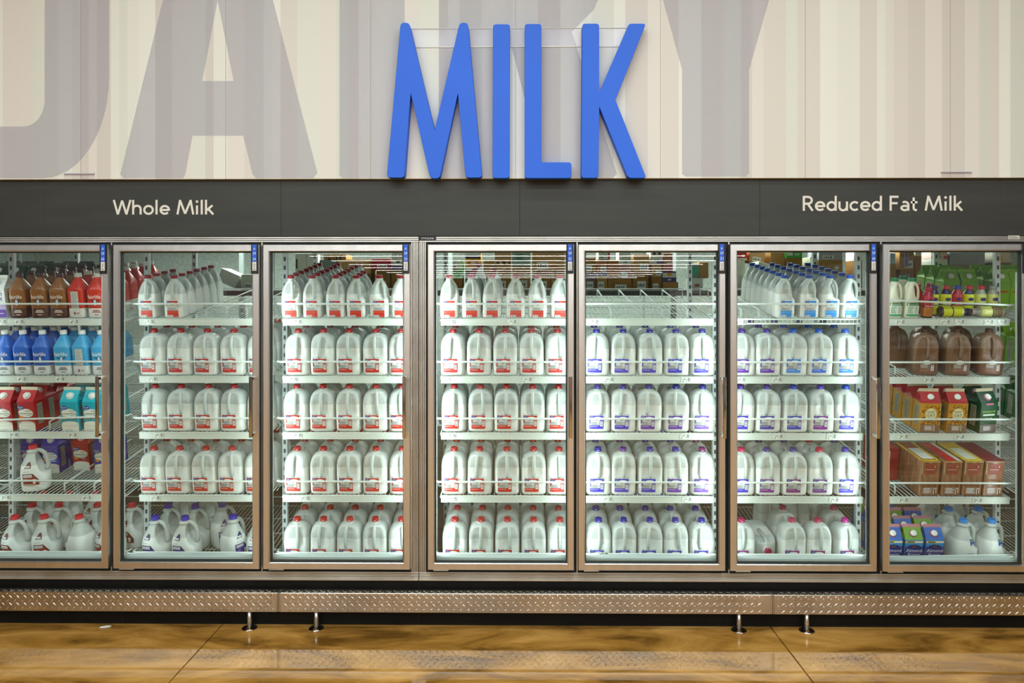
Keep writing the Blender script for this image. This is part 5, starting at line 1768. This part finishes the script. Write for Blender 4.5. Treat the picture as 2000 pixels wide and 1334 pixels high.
K1, K2, K3, WH = '#a67c45', '#92682f', '#b98f5c', '#d5d6ca'
B = [
    # door 34
    (421, 530, 460, 556, WH, 'off-white carton leaning on the storage shelf behind the empty wire lanes', 'none', 24),
    (471, 536, 499, 567, '#c4c6b4', 'greenish white box at the door edge behind the empty wire lanes', 'tag', 0),
    # door 33
    (576, 495, 613, 532, WH, 'white box with a dark leaf print high above the red caps', 'none', 0, [('rect', -.44, .2, -.36, .7, '#2a3030'), ('rect', .1, .0, .12, 1, '#8a8c80'), ('rect', .28, .62, .46, .86, '#e3e4dc')]),
    (576, 532, 613, 567, '#6f7d74', 'grey-green crate under the white box with the leaf print', 'none', 0),
    (632, 497, 676, 507.4, K1, 'flat brown carton on top, above the long brown carton', 'none', 0, [('rect', .05, .1, .12, .6, INK), ('rect', .2, .1, .3, .6, INK), ('rect', -.3, .0, -.2, .3, INK)]),
    (624, 508, 656, 567, '#7f8a84', 'grey storage tub beside the long brown carton', 'none', 0),
    (659, 507, 724, 534, K3, 'long light brown carton above the red caps', 'none', 0),
    (659, 534, 724, 567, K2, 'brown box below the long light brown carton', 'tag', 0),
    (725, 506, 762, 526, '#b02a3c', 'crimson wrapped multipack with a white sticker', 'tag', 0),
    (735, 526, 762, 567, '#8a6a3a', 'narrow brown box under the crimson multipack', 'tag', 0),
    (764, 491, 790, 527, WH, 'white and purple carton above a brown box at the door edge', 'none', 0, [('rect', -.5, 0, .5, .22, '#5a3a82'), ('rect', -.12, .38, .14, .52, INK), ('rect', -.2, .7, -.1, .8, INKG), ('rect', .1, .7, .2, .8, INKG)]),
    (764, 527, 790, 567, K2, 'brown box under the white and purple carton', 'none', 0),
    # door 32
    (884, 509, 903, 544, '#2f9a3c', 'green and white box beside the front upright', 'none', 0, [('rect', -.5, .55, .5, 1, '#d9dccc'), ('rect', -.4, .3, -.2, .7, '#a85a3a')]),
    (884, 544, 903, 567, '#93642c', 'short brown box under the green and white box', 'none', 0),
    (909, 494, 939, 528, '#e0a82a', 'white and yellow printed box with a dark purple foot', 'none', 0, [('rect', -.5, .78, .5, 1, '#d9dad0'), ('rect', -.5, .66, .5, .78, '#1f1c2c'), ('ell', 0, .42, .34, .16, '#b8442c'), ('ell', 0, .42, .2, .08, '#e8c8a0'), ('rect', -.5, 0, .5, .14, '#3c2a5a'), ('rect', -.46, .0, -.06, .16, '#e3e4dc')]),
    (909, 528, 939, 567, '#2f3c34', 'dark green box under the white and yellow printed box', 'tag', 0),
    (944, 508, 965, 567, K1, 'tall plain brown box between the printed box and the holed carton', 'tag', 0),
    (966, 492, 998, 528, K3, 'light brown carton with dark hand holes', 'none', 0, [('ell', -.3, .4, .09, .09, INK), ('ell', .08, .4, .11, .11, INK), ('ell', .4, .4, .08, .09, INK), ('rect', -.5, .7, .5, .73, '#6a4a22'), ('rect', -.5, .25, .5, .27, '#6a4a22')]),
    (966, 528, 998, 567, K2, 'brown box below the carton with hand holes', 'tag', 0),
    (1000, 490, 1036, 520, '#8fa294', 'pale green box behind the reflected lamp lines', 'none', 0, [('rect', -.3, .4, .1, .8, '#5a8a70')]),
    (1000, 520, 1036, 567, K1, 'brown box with white sticker under the pale green box', 'tag', 0),
    (1040, 491, 1106, 530, K3, 'wide brown carton at the right of door thirty-two, upper tier', 'tag', 0, [('rect', .02, .2, .25, .28, '#a8402c')]),
    (1040, 530, 1075, 567, K2, 'brown box under the wide carton, its left half', 'tag', 0),
    (1076, 530, 1106, 567, K1, 'brown box under the wide carton, its right half', 'tag', 0),
    # door 31
    (1141, 504, 1163, 533, K2, 'brown box at the left edge of door thirty-one, upper tier', 'tag', 0),
    (1141, 533, 1163, 567, '#7a5f60', 'brown and violet box at the left edge of door thirty-one, lower tier', 'tag', 0, [('rect', -.5, .8, .5, 1, '#4c3a6a')]),
    (1165, 508, 1186, 533, '#a86a42', 'reddish brown box with a white sticker, second from the left', 'tag', 0),
    (1165, 533, 1186, 567, K1, 'brown box with violet top band and white sticker', 'tag', 0, [('rect', -.5, .82, .5, 1, '#5a4680')]),
    (1187, 508, 1208, 545, '#a2682e', 'plain orange-brown box without sticker', 'none', 0, [('rect', -.3, .2, .2, .7, '#b4643a')]),
    (1169, 491, 1191, 507, '#c9ccc0', 'white box with a red end on the very top', 'none', 0, [('rect', .34, 0, .5, 1, '#c02a28'), ('rect', -.3, .2, -.1, .4, '#4c8a4a')]),
    (1209, 517, 1231, 545, '#b0766a', 'pinkish brown box under the white box with an oval', 'tag', 0),
    (1209, 491, 1233, 517, WH, 'white box with an oval emblem on top of the pinkish box', 'none', 0, [('ell', .08, .45, .34, .1, '#6a6c64'), ('ell', .08, .45, .28, .06, '#d5d6ca'), ('rect', -.15, .12, .2, .22, INKG)]),
    (1187, 545, 1234, 567, K2, 'low brown box spanning under the pinkish box', 'tag', 0),
    (1238, 497, 1268, 532, K3, 'large tan box with a small hole, upper tier', 'tag', 0, [('ell', .1, .52, .04, .03, INK)]),
    (1236, 532, 1266, 567, K2, 'brown box under the large tan box', 'tag', 0),
    (1271, 491, 1294, 515, WH, 'white box with two dark windows and a violet base', 'tag', 0, [('ell', -.2, .8, .14, .1, INK), ('ell', .25, .8, .14, .1, INK), ('rect', .0, 0, .5, .3, '#7a68a0')]),
    (1273, 515, 1292, 541, '#b58a5e', 'small tan box under the white box with windows', 'tag', 0),
    (1273, 541, 1292, 567, K2, 'small brown box at the bottom under two others', 'tag', 0),
    (1296, 495, 1314, 530, '#b07a5c', 'pinkish tan box with torn edge above the violet and white box', 'tag', 0, [('rect', -.4, .0, .5, .4, '#b85a5c')]),
    (1294, 530, 1321, 551, WH, 'white box with yellow print and violet base', 'none', 0, [('rect', -.5, 0, .5, .42, '#4a3068'), ('ell', 0, .72, .2, .16, '#e0983a'), ('rect', -.5, .86, .5, 1, '#4a3068'), ('ell', 0, .22, .14, .08, '#c9c4d8')]),
    (1294, 551, 1325, 567, K1, 'low brown box under the white and violet box', 'none', 0),
    (1350, 543, 1373, 567, WH, 'white carton between the rear and front uprights of door thirty-one', 'none', 0, [('rect', -.2, .3, .2, .5, '#c05a3a')]),
    (1350, 515, 1366, 543, '#7a8f86', 'grey-green tub on the white carton between the uprights', 'none', 0, [('ell', 0, .5, .4, .3, '#3fae8a')]),
    (1366, 512, 1384, 543, '#a88254', 'tan bag-like box beside the grey-green tub', 'none', 0),
    # door 30
    (1440, 490, 1459, 509, '#c23a30', 'red and white box at the top left of door thirty', 'none', 0, [('rect', -.5, 0, .5, .25, '#dcdccc'), ('ell', .1, .5, .2, .12, '#e0d8c8')]),
    (1440, 509, 1455, 567, '#c6c8b4', 'cream box under the red and white box', 'none', 0),
    (1462, 492, 1492, 514, K3, 'tilted brown box with a tilted white sticker', 'tag', 10),
    (1474, 514, 1502, 540, WH, 'tilted white box with two dark dots', 'none', 18.5, [('ell', -.22, .4, .07, .07, '#6a4050'), ('ell', .2, .5, .09, .09, '#6a4050')]),
    (1505, 493, 1532, 567, K1, 'tall brown box with an upright sticker above the blue caps', 'tag', 0),
    (1536, 489, 1567, 504, '#3a9a3c', 'green-banded white box above the blue caps', 'none', 0, [('rect', -.5, .72, .5, 1, '#dfe2d8'), ('rect', -.46, .3, -.1, .8, '#e3e4dc'), ('rect', 0, .35, .3, .42, '#e8f0e0'), ('rect', 0, .5, .36, .57, '#e8f0e0')]),
    (1536, 504, 1567, 567, K2, 'brown box under the green-banded box', 'none', 0),
    (1583, 502, 1596, 567, WH, 'slim white box right of the rear upright', 'none', 0, [('rect', -.2, .6, .2, .72, '#7a4a60')]),
    (1599, 490, 1646, 508, '#a8a4ac', 'grey shrink-wrapped bundle on a brown box', 'tag', 0, [('rect', -.02, 0, .0, 1, '#6a6670')]),
    (1599, 508, 1646, 567, K1, 'wide brown box under the shrink-wrapped bundle', 'none', 0, [('ell', -.3, .74, .1, .06, INK), ('ell', .25, .74, .1, .06, '#d8d8d0')]),
    (1672, 491, 1684, 509, WH, 'small white box beside the right upright of door thirty', 'tag', 0),
    (1672, 509, 1684, 567, K2, 'narrow brown box under the small white box', 'none', 0),
    # door 29
    (1738, 494, 1749, 515, '#a9bccb', 'pale blue box at the left edge of the rightmost door', 'none', 0),
    (1738, 515, 1750, 567, K1, 'brown box under the pale blue box', 'none', 0),
    (1757, 491, 1785, 527, K1, 'brown box with a violet stripe, upper one', 'tag', 0, [('rect', -.2, .16, .14, .96, '#a89cc8'), ('rect', -.06, .16, .0, .96, '#3c2f6a')]),
    (1759, 527, 1785, 567, K2, 'brown box with a violet stripe, lower one', 'none', 0, [('rect', -.15, .3, .15, .8, '#a89cc8'), ('rect', -.05, .3, .02, .8, '#3c2f6a')]),
    (1788, 489, 1800, 500, WH, 'small white box top of the slim brown stack', 'none', 0),
    (1788, 500, 1800, 567, K2, 'slim brown box under the small white one', 'none', 0),
    (1819, 491, 1851, 506, '#d8b8ae', 'red-and-white chequered box on a white one', 'tag', 0, [('rect', -.5, .0, -.25, .4, '#c24a40'), ('rect', -.25, .4, 0, .8, '#c24a40'), ('rect', .25, .0, .5, .4, '#c24a40')]),
    (1819, 506, 1851, 567, WH, 'white box under the chequered one', 'none', 0, [('rect', -.05, .78, .15, .84, INK)]),
    (1855, 493, 1924, 517, '#8f9aa0', 'large grey plastic sack lying on cartons', 'none', 0),
    (1855, 517, 1924, 567, '#8b7a68', 'wide tan tray box under the grey sack', 'none', 0),
    (1946, 490, 1974, 513, '#c8c4b2', 'cream crate of yellow packets near the end upright', 'none', 0, [('ell', -.2, .3, .2, .25, '#d8c05a')]),
    (1946, 513, 1976, 567, '#7c6a50', 'brown box under the cream crate', 'none', 0),
]
for t in B:
    x0, y0, x1, y1, col, lab, st, rot = t[:8]
    cbox(x0, y0, x1, y1, col, lab, st, rot, sh=t[8] if len(t) > 8 else None)
